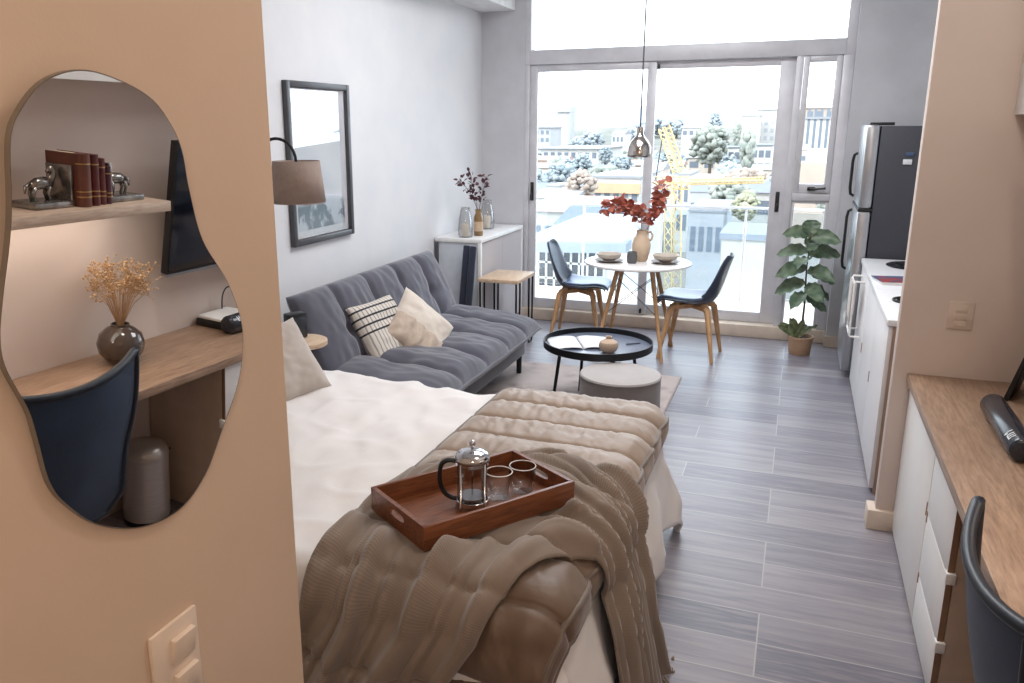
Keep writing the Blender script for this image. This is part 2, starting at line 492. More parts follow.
for q in range(6): f.tube([(-.07, -.06 + q * .024, .006), (.07, -.06 + q * .024, .006)], .005, 6)
f.build('grid', 'black_metal', ut); MB().tube([(.09 * math.cos(a * PI / 12), .09 * math.sin(a * PI / 12), .006) for a in range(24)], .006, 8, closed=True).build('ring', 'black_metal', ut)
tr = thing('towel_rail', 'slim white towel rail fixed to the cabinet front beside the fridge', 'rail', (.455, 5.99, .60))
for y in (-.13, .13):
    MB().tube([(0, y, .20), (-.055, y, .20), (-.062, y, .19), (-.062, y, -.16), (-.055, y, -.17), (0, y, -.17)], .007, 8).build('upright', 'white_plain', tr)
for z in (.185, -.155): MB().tube([(-.062, -.13, z), (-.062, .13, z)], .007, 8).build('bar', 'white_plain', tr)
M('towel', (222, 212, 204), .9, bmp=.4, bscale=300)
f = MB().grid(lambda a, b: (-.074 + .002 * math.sin(b * 30) + (.024 if a > .5 else 0) * 1.0, -.10 + .2 * b, .195 - abs(a - .5) * 2 * (.27 if a < .5 else .22) + .0), 21, 16)
tw = f.build('tea_towel', 'towel', solid=.004); tag(tw, 'pale tea towel draped over the white rail by the fridge', 'towel'); tw.location = (.455, 5.99, .60)

fr = thing('refrigerator', 'tall two-door steel refrigerator with charcoal sides beside the window', 'refrigerator', (.39, 6.325, 0))
M('fridge_side', (58, 60, 68), .5, nscale=60, col2=(54, 56, 64)); M('fridge_steel', (176, 178, 182), .3, .75, stretch=(1, 30, 1), nscale=8)
MB().b2(.09, .74, 0, .67, .03, 1.79, .008).build('body', 'fridge_side', fr)
MB().b2(.12, .70, .03, .64, 0, .03).build('base', 'black_plastic', fr)
for z0, z1, nm in ((.06, 1.215, 'door'), (1.235, 1.80, 'freezer_door')):
    d = MB().b2(0, .085, .0, .67, z0, z1, .018).build(nm, 'fridge_steel', fr)
    hz = (z1 - .5, z1 - .04) if nm == 'door' else (z0 + .04, z0 + .36)
    MB().tube([(0, .62, hz[0]), (-.025, .62, hz[0] + .015), (-.032, .62, hz[0] + .06), (-.032, .62, hz[1] - .06), (-.025, .62, hz[1] - .015), (0, .62, hz[1])], .011, 10).build('handle', 'black_plastic', d)
MB().b2(.0, .10, .0, .67, 1.214, 1.236, .004).build('hinge_strip', 'black_plastic', fr)
MB().b2(.02, .17, .02, .09, 1.795, 1.815, .004).build('top_hinge', 'black_plastic', fr)
for nm, x, z, sx, sz, mt, lb in (('fridge_magnet', .70, 1.665, .05, .026, ('mag_blue', (64, 84, 116)), 'small blue magnet on the dark fridge side'), ('fridge_magnet', .69, 1.615, .055, .034, ('mag_white', (226, 228, 232)), 'small white magnet on the dark fridge side')):
    M(mt[0], mt[1], .4)
    tag(MB().box((x - .03, 6.325 - .004, z - .06), (sx, .008, sz), bev=.003).build(nm, mt[0]), lb, 'magnet')
# ------------------------------------------------------------------ fabrics
def fabric(name, c1, c2, weave=0, rough=.85, sheen=.25, nscale=6, bmp=.25, bscale=140, stretch=(1, 1, 1)):
    m, nt, b = newmat(name)
    v = coords(nt, stretch)
    f = ramp(nt, noise_tex(nt, v, nscale, 5), .3, .7)
    nt.links.new(mixcol(nt, f, lin(c1), lin(c2)), b.inputs['Base Color'])
    b.inputs['Roughness'].default_value = rough
    b.inputs['Sheen Weight'].default_value = sheen
    bump(nt, b, noise_tex(nt, v, bscale, 2), bmp, .003)
    MATS[name] = m
    return m
fabric('duvet_cotton', (230, 226, 224), (223, 218, 216), bmp=.12, bscale=60, sheen=.1)
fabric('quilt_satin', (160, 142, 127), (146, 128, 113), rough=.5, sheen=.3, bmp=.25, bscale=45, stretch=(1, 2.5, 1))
def quilt_near_shade():
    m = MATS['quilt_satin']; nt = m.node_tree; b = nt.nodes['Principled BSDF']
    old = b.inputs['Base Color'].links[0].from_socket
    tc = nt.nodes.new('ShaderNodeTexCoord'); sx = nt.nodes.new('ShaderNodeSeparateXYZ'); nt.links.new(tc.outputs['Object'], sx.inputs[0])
    f = ramp(nt, sx.outputs[1], 2.3, 2.0)  # shade on the near end is put into the quilt colour
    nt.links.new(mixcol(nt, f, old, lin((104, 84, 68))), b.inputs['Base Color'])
quilt_near_shade()
fabric('quilt_hem', (112, 98, 88), (100, 88, 78), rough=.55, bmp=.2)
fabric('mattress_fabric', (220, 212, 205), (212, 204, 198))
fabric('bed_fabric', (120, 112, 106), (110, 102, 97), bscale=220)
fabric('sofa_fabric', (82, 82, 94), (70, 70, 82), nscale=5, bscale=200, sheen=.45)
fabric('sofa_dark', (70, 70, 80), (62, 62, 72), bscale=200)
fabric('cushion_linen', (190, 180, 172), (178, 168, 160), bscale=220, bmp=.35)
fabric('cushion_cream', (216, 206, 194), (204, 192, 180), bscale=200, bmp=.35)
fabric('pouf_fabric', (120, 114, 112), (104, 98, 97), bscale=260, bmp=.5)
fabric('pouf_top', (178, 172, 170), (168, 162, 160), bscale=260, bmp=.35)
# knitted throw: fine ribs across the cloth, carried by a UV-free object coordinate
def knit():
    m, nt, b = newmat('throw_knit')
    uv = nt.nodes.new('ShaderNodeUVMap'); uv.uv_map = 'UVMap'
    wv = nt.nodes.new('ShaderNodeTexWave'); wv.inputs['Scale'].default_value = 1; wv.inputs['Distortion'].default_value = 1.0; wv.inputs['Detail Scale'].default_value = 4
    mp = nt.nodes.new('ShaderNodeMapping'); mp.inputs['Scale'].default_value = (24, 6, 1)
    nt.links.new(uv.outputs[0], mp.inputs[0]); nt.links.new(mp.outputs[0], wv.inputs[0])
    v = coords(nt)
    f = ramp(nt, noise_tex(nt, v, 5, 4), .3, .7)
    c = mixcol(nt, f, lin((140, 124, 110)), lin((124, 109, 97)))
    c = mixcol(nt, ramp(nt, wv.outputs['Fac'], 0, 2.6), c, lin((98, 84, 74)))
    nt.links.new(c, b.inputs['Base Color'])
    b.inputs['Roughness'].default_value = .9; b.inputs['Sheen Weight'].default_value = .3
    bump(nt, b, wv.outputs['Fac'], .16, .003)
    MATS['throw_knit'] = m
knit()

# ------------------------------------------------------------------ bed
AE, BN, BF, ZB, RB = -.475, 1.80, 3.485, .58, .075
def drape(a, b, off, flare=.0):
    qx = min(a, AE - RB); qy = max(BN + RB, min(BF - RB, b))
    dx, dy = a - qx, b - qy
    d = math.hypot(dx, dy)
    if d < 1e-9: return Vector((a, b, ZB + off)), 0
    nx, ny = dx / d, dy / d
    L = RB * PI / 2
    if d < L:
        th = d / RB
        return Vector((qx + nx * (RB * math.sin(th) + off * math.sin(th)), qy + ny * (RB * math.sin(th) + off * math.sin(th)), ZB - RB * (1 - math.cos(th)) + off * math.cos(th))), 0
    h = d - L
    o = RB + off + flare * h
    return Vector((qx + nx * o, qy + ny * o, ZB - RB - h)), h
bed = thing('double_bed', 'double bed with its foot toward the aisle, under cream duvet and quilt', 'bed', (-1.6, 2.63, 0))
MB().b2(-1.13, 1.06, -.78, .78, .10, .265, .02).build('bed_base', 'bed_fabric', bed)
MB().b2(-1.10, 1.08, -.79, .79, .27, .545, .06).build('mattress', 'mattress_fabric', bed)
MB().b2(-1.20, -1.13, -.82, .82, 0, 1.02, .025).build('headboard', 'bed_fabric', bed)
for x in (-1.05, .98):
    for y in (-.7, .7): MB().cyl((x, y, 0), (x, y, .10), .025, n=12).build('leg', 'black_metal', bed)

def duvet_pt(u, v):
    a = lerp(-2.68, AE + .46, u); b = lerp(BN - .38, BF + .34, v)
    d_foot = max(0, a - AE); d_n = max(0, BN - b); d_f = max(0, b - BF)
    off = .016 * nz(a * 3, b * 3, 1) + .010 * nz(a * 9 + b * 3, b * 6, 5) + .008 * (1 - abs(nz(a * 4 - b * 2.2, b * 3.2 + a, 12)) * 2.2) ** 3
    off += .016 * sstep(-1.60, -1.66, a + .02 * nz(b * 4, 2)) * (1 if d_n + d_f == 0 else .5)         # the turned-back fold
    off += .012 * abs(nz(a * 2.2 + b * 2.6, b * 1.1 - a, 9)) ** .5
    if d_foot > 0 and d_n + d_f <= .02: off += sstep(0, .35, d_foot) * (.028 * math.sin(b * 13 + 2 * nz(b * 2, 3)) + .01)
    elif d_n + d_f > 0 and d_foot == 0: off += sstep(0, .3, d_n + d_f) * .022 * math.sin(a * 15 + 2 * nz(a * 2, 7))
    elif d_foot > 0: off += .05 * sstep(0, .4, math.hypot(d_foot, d_n + d_f))
    return drape(a, b, off, .16)[0]
o = MB().grid(duvet_pt, 150, 140).build('duvet', 'duvet_cotton', None, solid=.012, offset=-1, smooth=180)
tag(o, 'cream white duvet spread over the whole bed and hanging over its foot', 'duvet')

QA0, QA1, QB0, QB1, QS = -1.20, AE + .055, BN - .36, BF + .09, .207
def hq(a, b):
    if a < QA0 - .01 or b > BF + .12: return 0
    t = ((b - BF) / QS) % 1
    p = max(0, math.sin(PI * t)) ** .45
    e = min((a - QA0) / .05, (QA1 - a) / .05, 1)
    e = max(0, e) ** .5
    dd = min(t, 1 - t) * QS
    return .012 + .030 * p * e - .007 * math.exp(-(dd / .007) ** 2)
def quilt_pt(u, v):
    a = lerp(QA0, QA1, u); b = lerp(QB0, QB1, v)
    t = ((b - BF) / QS) % 1
    w = (.010 * nz(a * 30, b * 7, 2) + .006 * nz(a * 60 + b * 20, b * 18, 6)) * (1 - abs(2 * t - 1)) ** .3 + .010 * nz(a * 3.5, b * 11, 4)
    e = max(0, min((a - QA0) / .06, (QA1 - a) / .06, 1))
    off = .014 + hq(a, b) + w * e
    h = max(0, BN - b)
    if h: off += sstep(0, .3, h) * .03 * math.sin(a * 11 + 1.2)
    return drape(a, b, off, .12)[0]
q = thing('quilted_blanket', 'taupe channel quilted blanket across the foot half of the bed', 'quilt', (0, 0, 0))
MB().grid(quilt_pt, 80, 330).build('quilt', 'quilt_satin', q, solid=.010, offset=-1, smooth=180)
def hem(fn, nm):
    pts = [fn(i / 89) for i in range(90)]
    MB().tube(pts, .0085, 7).build('hem', 'quilt_hem', q, smooth=180)
hem(lambda t: quilt_pt(0, t), 'l'); hem(lambda t: quilt_pt(1, t), 'r'); hem(lambda t: quilt_pt(t, 1), 'f'); hem(lambda t: quilt_pt(t, 0), 'n')
hem(lambda t: quilt_pt(.93, t) + Vector((0, 0, .001)), 'r2')

C1 = [(-.90, BN - .52), (-.81, BN - .28), (-.69, BN - .07), (-.61, 1.85), (-.56, 1.95), (-.53, 2.02), (-.50, 2.06), (AE + .01, 2.09), (AE + .18, 2.06), (AE + .36, 2.04), (AE + .58, 2.0)]
C2 = [(-1.29, BN - .50), (-1.26, BN - .22), (-1.20, BN), (-1.20, 2.05), (-1.20, 2.40), (-.98, 2.62), (-.70, 2.71), (AE, 2.60), (AE + .2, 2.55), (AE + .4, 2.56), (AE + .60, 2.60)]
P1 = catmull([(a, b, 0) for a, b in C1], 14, False); P2 = catmull([(a, b, 0) for a, b in C2], 14, False)
TRC = Vector((-.868, 2.20, 0)); TRA = R(55.5)
def throw_ab(u, v):
    i = u * (len(P1) - 1); k = min(int(i), len(P1) - 2); t = i - k
    p = P1[k].lerp(P1[k + 1], t); r = P2[k].lerp(P2[k + 1], t)
    return p.lerp(r, v)
def throw_pt(u, v):
    c = throw_ab(u, v); a, b = c.x, c.y
    d = Vector((a, b, 0)) - TRC
    lx = d.x * math.cos(TRA) + d.y * math.sin(TRA); ly = -d.x * math.sin(TRA) + d.y * math.cos(TRA)
    flat = 1 - sstep(.92, 1.25, max(abs(lx) / .29, abs(ly) / .18))        # lies flat under the tray
    nfold = 2.9 + 1.8 * sstep(.5, .75, u)
    ph = nfold * v + .5 * nz(u * 3, 1) + .25 * nz(u * 5, v * 3, 3) + .35 * u
    s = .5 + .5 * math.sin(2 * PI * ph)
    s2 = .5 + .5 * math.sin(2 * PI * (ph * 2.3 + .3 + .3 * nz(u * 4, v * 2, 8)))
    amp = lerp(.050, .030, sstep(.55, .70, u))
    f = amp * s ** 2.4 + .022 * s2 ** 3 + .006 * nz(a * 8, b * 8, 3)
    e = min(1, v / .05, (1 - v) / .05)
    off = .024 + hq(a, b) * .85 * (1 if a > -1.18 else 0) + f * (1 - flat) * (.35 + .65 * max(0, e))
    if a > -1.22 and a < -1.18: off += .03 * (a + 1.22) / .04
    dr = max(0, BN - b, a - AE)
    off += .03 * sstep(0, .2, dr)
    return drape(a, b, off, .20)[0]
tw = thing('throw_blanket', 'brown fringed knit throw trailing from the near bed side over the foot', 'blanket', (0, 0, 0))
NU, NV = 220, 90
o = MB().grid(throw_pt, NU, NV).build('cloth', 'throw_knit', tw, solid=.006, offset=1, smooth=180)
uvl = o.data.uv_layers.new(name='UVMap')
for l in o.data.loops:
    vi = l.vertex_index; uvl.data[l.index].uv = (vi // NV / (NU - 1) * 6.0, vi % NV / (NV - 1) * 3.0)
rnd = random.Random(3)
for end in (0, 1):
    f = MB()
    for i in range(46):
        v = (i + .5) / 46
        p = throw_pt(end, v); q1 = p + Vector((rnd.uniform(-.012, .018), rnd.uniform(-.02, .02), -.035)); q2 = q1 + Vector((rnd.uniform(-.02, .025), rnd.uniform(-.025, .025), -.04))
        q2.z = max(q2.z, .004); q1.z = max(q1.z, .006)
        f.tube([p, q1, q2], [.0035, .0055, .004], 5)
    f.build('fringe', 'throw_knit', tw, smooth=180)

# soft cushions ------------------------------------------------------------------
def pillow(w, h, T, seed=0, dent=0, mb=None, nu=41):
    def top(sg):
        def fn(u, v):
            s, t = 2 * u - 1, 2 * v - 1
            k = max(0, (1 - s ** 4) * (1 - t ** 4)) ** .55
            x = w / 2 * s * (1 - .07 * (1 - t * t) * abs(s) ** 3)
            y = h / 2 * t * (1 - .07 * (1 - s * s) * abs(t) ** 3)
            z = sg * T / 2 * k * (1 + .12 * nz(s * 2 + seed, t * 2, sg)) + .006 * nz(s * 5, t * 5, seed) * k
            if dent: z -= sg * dent * math.exp(-((t - .5) ** 2) * 8 - s * s * 3) * k
            return (x, y, z)
        return fn
    m = mb or MB()
    m.grid(top(1), nu, nu); m.grid(top(-1), nu, nu, flip=True)
    return m
def pose(o, loc, normal, roll=0):
    n = Vector(normal).normalized()
    up = Vector((0, 0, 1)); up = (up - n * up.dot(n)).normalized()
    rt = up.cross(n)
    c, s = math.cos(roll), math.sin(roll)
    x = rt * c + up * s; y = up * c - rt * s
    o.matrix_world = Matrix(((x.x, y.x, n.x, loc[0]), (x.y, y.y, n.y, loc[1]), (x.z, y.z, n.z, loc[2]), (0, 0, 0, 1)))
    return o
o = pillow(.40, .38, .13, 3, .02).build('bed_cushion', 'cushion_linen', None, smooth=180)
tag(o, 'grey linen cushion standing on the bed beside the partition wall', 'cushion')
pose(o, (-2.16, 3.04, .735), (.72, -.35, .55), R(10))

# ------------------------------------------------------------------ sofa bed
SY0, SY1 = 3.80, 5.72
sofa = thing('sofa_bed', 'grey tufted armless sofa bed against the left wall', 'sofa', (-2.1, (SY0 + SY1) / 2, 0))
SL = SY1 - SY0
def puff(nu, nv, fn):
    m = MB(); m.grid(lambda u, v: fn(u, v, 1), nu, nv); m.grid(lambda u, v: fn(u, v, -1), nu, nv, flip=True); return m
SEAMS = [.2, .41, .62, .82]
def grooves(u, v, rows):
    g = 0
    for s in SEAMS:
        d = (u - s) * SL
        g += .030 * math.exp(-(d / .022) ** 2) + .022 * math.exp(-(d / .07) ** 2)
        for r in rows:
            e = (v - r) * .75
            g += .046 * math.exp(-(d * d + e * e) / .0034)
    return g
def rim(t, p=7, q=.45): return max(0, 1 - abs(2 * t - 1) ** p) ** q
def seat_fn(u, v, sg):        # v: 0 back .. 1 front
    k = rim(u, 9) * rim(v, 7)
    x = lerp(-.34, .40, v) ; y = lerp(-SL / 2, SL / 2, u)
    zc = lerp(.405, .345, v)
    w = .010 * nz(u * 14, v * 5, 1) + .007 * nz(u * 40, v * 7, 4)
    z = zc + (.105 * k - (grooves(u, v, (.45,)) - w) * k if sg > 0 else -.075 * k)
    if u > .86 and sg > 0: z += .018 * sstep(.86, .95, u) * k
    return (x + .012 * nz(u * 6, v * 3), y, z)
puff(150, 56, seat_fn).build('seat', 'sofa_fabric', sofa, smooth=180)
MB().tube([Vector(seat_fn(i / 60, 1, 1)) + Vector((.004, 0, 0)) for i in range(61)], .008, 8).build('piping', 'sofa_fabric', sofa, smooth=180)
BA = Vector((-.29, 0, .40)); BT = Vector((-.52, 0, .875)); BD = (BT - BA); BNRM = Vector((BD.z, 0, -BD.x)).normalized()
def back_fn(u, v, sg):        # v: 0 bottom .. 1 top
    k = rim(u, 9) * rim(v, 6)
    p = BA + BD * v
    off = (.10 * k - grooves(u, v, (.42,)) * k + (.010 * nz(u * 13, v * 5, 8) + .007 * nz(u * 40, v * 6, 2)) * k) if sg > 0 else -.06 * k
    p = p + BNRM * off
    return (p.x, lerp(-SL / 2, SL / 2, u), p.z)
puff(150, 50, back_fn).build('backrest', 'sofa_fabric', sofa, smooth=180)
MB().b2(-.30, .30, -SL / 2 + .06, SL / 2 - .06, .14, .30, .02).build('frame', 'sofa_dark', sofa)
for x in (-.26, .27):
    for y in (-SL / 2 + .12, SL / 2 - .12): MB().cyl((x, y, 0), (x, y, .15), .018, .022, 14).build('leg', 'black_metal', sofa)

def striped():
    m, nt, b = newmat('cushion_striped')
    v = coords(nt)
    sx = nt.nodes.new('ShaderNodeSeparateXYZ'); nt.links.new(v, sx.inputs[0])
    def lines(sock, freq, width, lo, hi):
        m1 = nt.nodes.new('ShaderNodeMath'); m1.operation = 'MULTIPLY'; m1.inputs[1].default_value = freq; nt.links.new(sock, m1.inputs[0])
        m2 = nt.nodes.new('ShaderNodeMath'); m2.operation = 'FRACT'; nt.links.new(m1.outputs[0], m2.inputs[0])
        m3 = nt.nodes.new('ShaderNodeMath'); m3.operation = 'LESS_THAN'; m3.inputs[1].default_value = width; nt.links.new(m2.outputs[0], m3.inputs[0])
        m4 = nt.nodes.new('ShaderNodeMath'); m4.operation = 'GREATER_THAN'; m4.inputs[1].default_value = lo; nt.links.new(sock, m4.inputs[0])
        m5 = nt.nodes.new('ShaderNodeMath'); m5.operation = 'MULTIPLY'; nt.links.new(m3.outputs[0], m5.inputs[0]); nt.links.new(m4.outputs[0], m5.inputs[1])
        return m5.outputs[0]
    c = mixcol(nt, lines(sx.outputs[0], 34, .30, -.3, 1), lin((208, 200, 190)), lin((150, 146, 144)))
    c = mixcol(nt, lines(sx.outputs[1], 20, .24, -.02, 1), c, lin((44, 44, 50)))
    nt.links.new(c, b.inputs['Base Color']); b.inputs['Roughness'].default_value = .9
    bump(nt, b, noise_tex(nt, v, 220, 2), .3, .003)
    MATS['cushion_striped'] = m
striped()
o = pillow(.42, .42, .14, 11).build('striped_cushion', 'cushion_striped', None, smooth=180)
tag(o, 'cream cushion with thin black stripes leaning on the sofa back', 'cushion'); pose(o, (-2.325, 4.39, .575), (.80, -.20, .52), R(3))
fabric('cushion_ruffle', (196, 180, 164), (176, 158, 142), bmp=.6, bscale=60, nscale=14)
ru = thing('cream_cushion', 'cream square cushion with ruffled half in front of the striped cushion', 'cushion')
pillow(.43, .43, .15, 5).build('cover', 'cushion_cream', ru, smooth=180)
def ruffle(u, v):
    s, t = -1 + .92 * u, (2 * v - 1) * .96
    k = max(0, (1 - s ** 4) * (1 - t ** 4)) ** .55
    return (.23 * s * (1 - .07 * (1 - t * t) * abs(s) ** 3), .23 * t * (1 - .07 * (1 - s * s) * abs(t) ** 3), .08 * k + .004 + .007 * k * math.sin(t * 16 + 3 * nz(s * 3, t * 3)) + .003)
MB().grid(ruffle, 30, 60).build('ruffle_panel', 'cushion_ruffle', ru, solid=.004, smooth=180)
pose(ru, (-2.18, 4.61, .535), (.80, -.30, .50), R(38))
# ------------------------------------------------------------------ bedside corner
bt = thing('bedside_table', 'small round wooden bedside table between bed and sofa', 'side table', (-2.42, 3.64, 0))
MB().lathe([(.128, .66), (.135, .664), (.135, .686), (.128, .69)], 40).build('table_top', 'oak_board', bt)
MB().cyl((0, 0, .02), (0, 0, .66), .013, n=14).build('post', 'black_metal', bt)
MB().lathe([(.11, 0), (.11, .012), (.02, .022), (.0, .022)], 32).build('base', 'black_metal', bt)
ac = thing('alarm_clock', 'black box alarm clock on the round bedside table', 'clock', (-2.47, 3.66, .691), R(-25))
MB().b2(-.035, .035, -.055, .055, 0, .14, .01).build('case', 'black_plastic', ac)
M('clock_face', (52, 56, 62), .15); MB().b2(.0345, .0365, -.045, .045, .02, .12, .0008).build('display', 'clock_face', ac)
fl = thing('arc_floor_lamp', 'floor lamp with grey tapered shade hanging from a black arched arm', 'floor lamp', (-2.62, 3.63, 0))
M('shade_cloth', (150, 132, 122), .85, col2=(142, 124, 114), nscale=30, bmp=.2, bscale=200)
MB().lathe([(.105, 0), (.105, .02), (.02, .03), (0, .03)], 32).build('base', 'black_metal', fl)
arc = [(0, 0, .02), (0, 0, 1.62)] + [(.115 - .115 * math.cos(a * PI / 14), 0, 1.63 + .115 * math.sin(a * PI / 14)) for a in range(0, 15)] + [(.23, 0, 1.61)]
MB().tube(arc, .008, 10).build('pole', 'black_metal', fl)
shd = MB().lathe([(.140, 1.425), (.118, 1.635)], 48, (.23, 0, 0), capb=False, capt=False).build('lamp_shade', 'shade_cloth', fl, solid=.003)
MB().tube([(.23 + .1395 * math.cos(a * PI / 20), .1395 * math.sin(a * PI / 20), 1.427) for a in range(40)], .003, 6, closed=True).build('shade_ring', 'shade_cloth', shd)
bl = MB(); bl.ball((.23, 0, 1.53), .03, 3); bl.cyl((.23, 0, 1.55), (.23, 0, 1.61), .014, n=12); bl.build('bulb', 'white_plain', fl)

# ------------------------------------------------------------------ framed picture
def art():
    m, nt, b = newmat('art_print')
    v = coords(nt)
    sx = nt.nodes.new('ShaderNodeSeparateXYZ'); nt.links.new(v, sx.inputs[0])
    n1 = noise_tex(nt, v, 9, 6, .6); n2 = noise_tex(nt, v, 3, 2)
    dark = ramp(nt, n1, .47, .55)
    low = mixcol(nt, dark, lin((70, 76, 90)), lin((206, 210, 218)))
    sky = mixcol(nt, ramp(nt, n2, .3, .7), lin((232, 234, 238)), lin((214, 218, 226)))
    nt.links.new(mixcol(nt, ramp(nt, sx.outputs[2], -.26, -.22), low, sky), b.inputs['Base Color'])
    b.inputs['Roughness'].default_value = .6
    MATS['art_print'] = m
art()
M('frame_dark', (74, 75, 80), .3); M('mat_board', (238, 238, 238), .8)
clear('picture_glass', (252, 252, 253), .07)
pf = thing('framed_picture', 'tall dark framed pale print hanging on the left wall above the sofa', 'picture', (XL, 4.52, 1.582))
PW, PH, FW = .72, .965, .036
for nm, y0, y1, z0, z1 in (('frame_side', -PW / 2, -PW / 2 + FW, -PH / 2, PH / 2), ('frame_side', PW / 2 - FW, PW / 2, -PH / 2, PH / 2), ('frame_side', -PW / 2 + FW, PW / 2 - FW, -PH / 2, -PH / 2 + FW), ('frame_side', -PW / 2 + FW, PW / 2 - FW, PH / 2 - FW, PH / 2)):
    MB().b2(.001, .034, y0, y1, z0, z1, .003).build(nm, 'frame_dark', pf)
MB().b2(.004, .010, -PW / 2 + .04, PW / 2 - .04, -PH / 2 + .04, PH / 2 - .04).build('mat', 'mat_board', pf)
MB().b2(.010, .012, -PW / 2 + .085, PW / 2 - .085, -PH / 2 + .085, PH / 2 - .085).build('print', 'art_print', pf)
MB().b2(.018, .020, -PW / 2 + .045, PW / 2 - .045, -PH / 2 + .045, PH / 2 - .045).build('glass', 'picture_glass', pf, smooth=0)

# ------------------------------------------------------------------ console cabinet in the corner
def ribbed():
    m, nt, b = newmat('ribbed_front')
    b.inputs['Base Color'].default_value = lin((196, 194, 198)); b.inputs['Roughness'].default_value = .5
    MATS['ribbed_front'] = m
ribbed()
M('rib_gap', (132, 131, 138), .6)
M('console_white', (232, 231, 231), .4); M('console_panel', (200, 205, 214), .35)
cc = thing('console_cabinet', 'white corner cabinet with grey ribbed doors under candles and flowers', 'cabinet', (-2.80, 6.26, 0))
MB().b2(0, .415, 0, 1.115, .868, .90, .003).build('top', 'console_white', cc)
MB().b2(.02, .385, .012, .028, .06, .868).build('side_panel', 'console_panel', cc)
MB().b2(.02, .385, 1.085, 1.10, .06, .868).build('side_panel', 'console_panel', cc)
MB().b2(.0, .015, .028, 1.085, .06, .868).build('back_panel', 'console_white', cc)
MB().b2(.02, .385, .028, 1.085, .06, .08).build('bottom_panel', 'console_white', cc)
for y0, y1 in ((.0, .03), (1.085, 1.115)): MB().b2(.385, .413, y0, y1, 0, .868, .002).build('upright', 'console_white', cc)
MB().b2(.0, .03, .0, .02, 0, .868, .002).build('upright', 'frame_dark', cc)
for y0, y1 in ((.032, .556), (.559, 1.083)):
    d = MB().b2(.386, .396, y0, y1, .07, .864).build('door', 'rib_gap', cc)
    f = MB(); n = 22
    for i in range(n):
        yy = y0 + (i + .5) * (y1 - y0) / n
        f.tube([(.400, yy, .075), (.400, yy, .86)], (y1 - y0) / n * .34, 6)
    f.build('ribs', 'ribbed_front', d)
    ky = y1 - .03 if y0 < .1 else y0 + .03
    k = MB(); k.tube([(.404, ky, .47), (.425, ky, .47)], [.006, .012], 12); k.ball((.43, ky, .47), .013, 2); k.build('knob', 'chrome', d)
fabric('navy_cloth', (44, 50, 68), (36, 42, 58), bscale=200)
fc = thing('folded_chair', 'dark navy folded chair leaning on the near side of the white corner cabinet', 'folding chair', (-2.50, 6.195, 0), R(6))
for k_, dx in enumerate((-.018, .045)):
    MB().box((dx, -.01 - .03 * k_, .43), (.055, .03, .86), ry=R(5), bev=.008).build('panel', 'navy_cloth', fc)
MB().box((.012, -.02, .02), (.14, .06, .03), bev=.008).build('foot', 'black_metal', fc)

def hurricane(x, y, s, label):
    t = thing('candle_holder', label, 'candle holder', (x, y, .901))
    prof = [(.052, .0), (.058, .01), (.060, .06), (.052, .14), (.040, .20), (.034, .235)]
    MB().lathe([(r * s, z * s) for r, z in prof], 36, capt=False).build('glass', 'thin_glass', t, solid=.002)
    cdl = MB().lathe([(.030, .006), (.031, .01), (.031, .10 * s), (.026, .106 * s), (.008, .102 * s), (.0, .102 * s)], 28).build('candle', 'candle_wax', t)
    MB().tube([(0, 0, .10 * s), (.002, 0, .118 * s)], .0015, 6).build('wick', 'black_plastic', cdl)
    return t
M('candle_wax', (238, 228, 212), .5)
hurricane(-2.57, 6.38, 1.05, 'glass hurricane holder with cream candle at the near end of the cabinet top')
hurricane(-2.60, 6.98, 1.1, 'glass hurricane holder with cream candle at the window end of the cabinet top')
M('amber_glass', (150, 120, 78), .12, col2=(120, 92, 56), nscale=14, coat=.5)
vb = thing('bottle_vase', 'amber bottle vase between the two candle holders on the corner cabinet', 'vase', (-2.50, 6.50, .901))
MB().lathe([(.0, 0), (.036, .0), (.04, .008), (.04, .145), (.034, .17), (.026, .185), (.026, .21), (.029, .213), (.029, .222), (.022, .222)], 32, capb=False, capt=False).build('body', 'amber_glass', vb)
MB().lathe([(.0412, .04), (.0412, .12)], 32, capb=False, capt=False).build('label_band', 'oak_board', vb)
M('berry_red', (92, 42, 50), .6, col2=(64, 30, 40), nscale=30); M('twig', (88, 70, 58), .8); M('leaf_dark', (72, 66, 74), .7)
rnd = random.Random(21)
def leaf_quad(mb, p, d, up, L, W, curl=.2):
    d = d.normalized(); s = d.cross(up)
    s = s.normalized() if s.length > 1e-4 else d.orthogonal().normalized()
    n = s.cross(d)
    pr = [(0, .0), (.25, .8), (.5, 1), (.75, .75), (1, 0)]
    vs = []
    for t, w in pr:
        c = p + d * (L * t) - n * (curl * L * t * t)
        vs += [c - s * (W / 2 * w) + n * (.12 * W * w), c, c + s * (W / 2 * w) + n * (.12 * W * w)]
    fs = []
    for i in range(len(pr) - 1):
        a = i * 3
        fs += [(a, a + 1, a + 4, a + 3), (a + 1, a + 2, a + 5, a + 4)]
    mb.add(vs, fs)
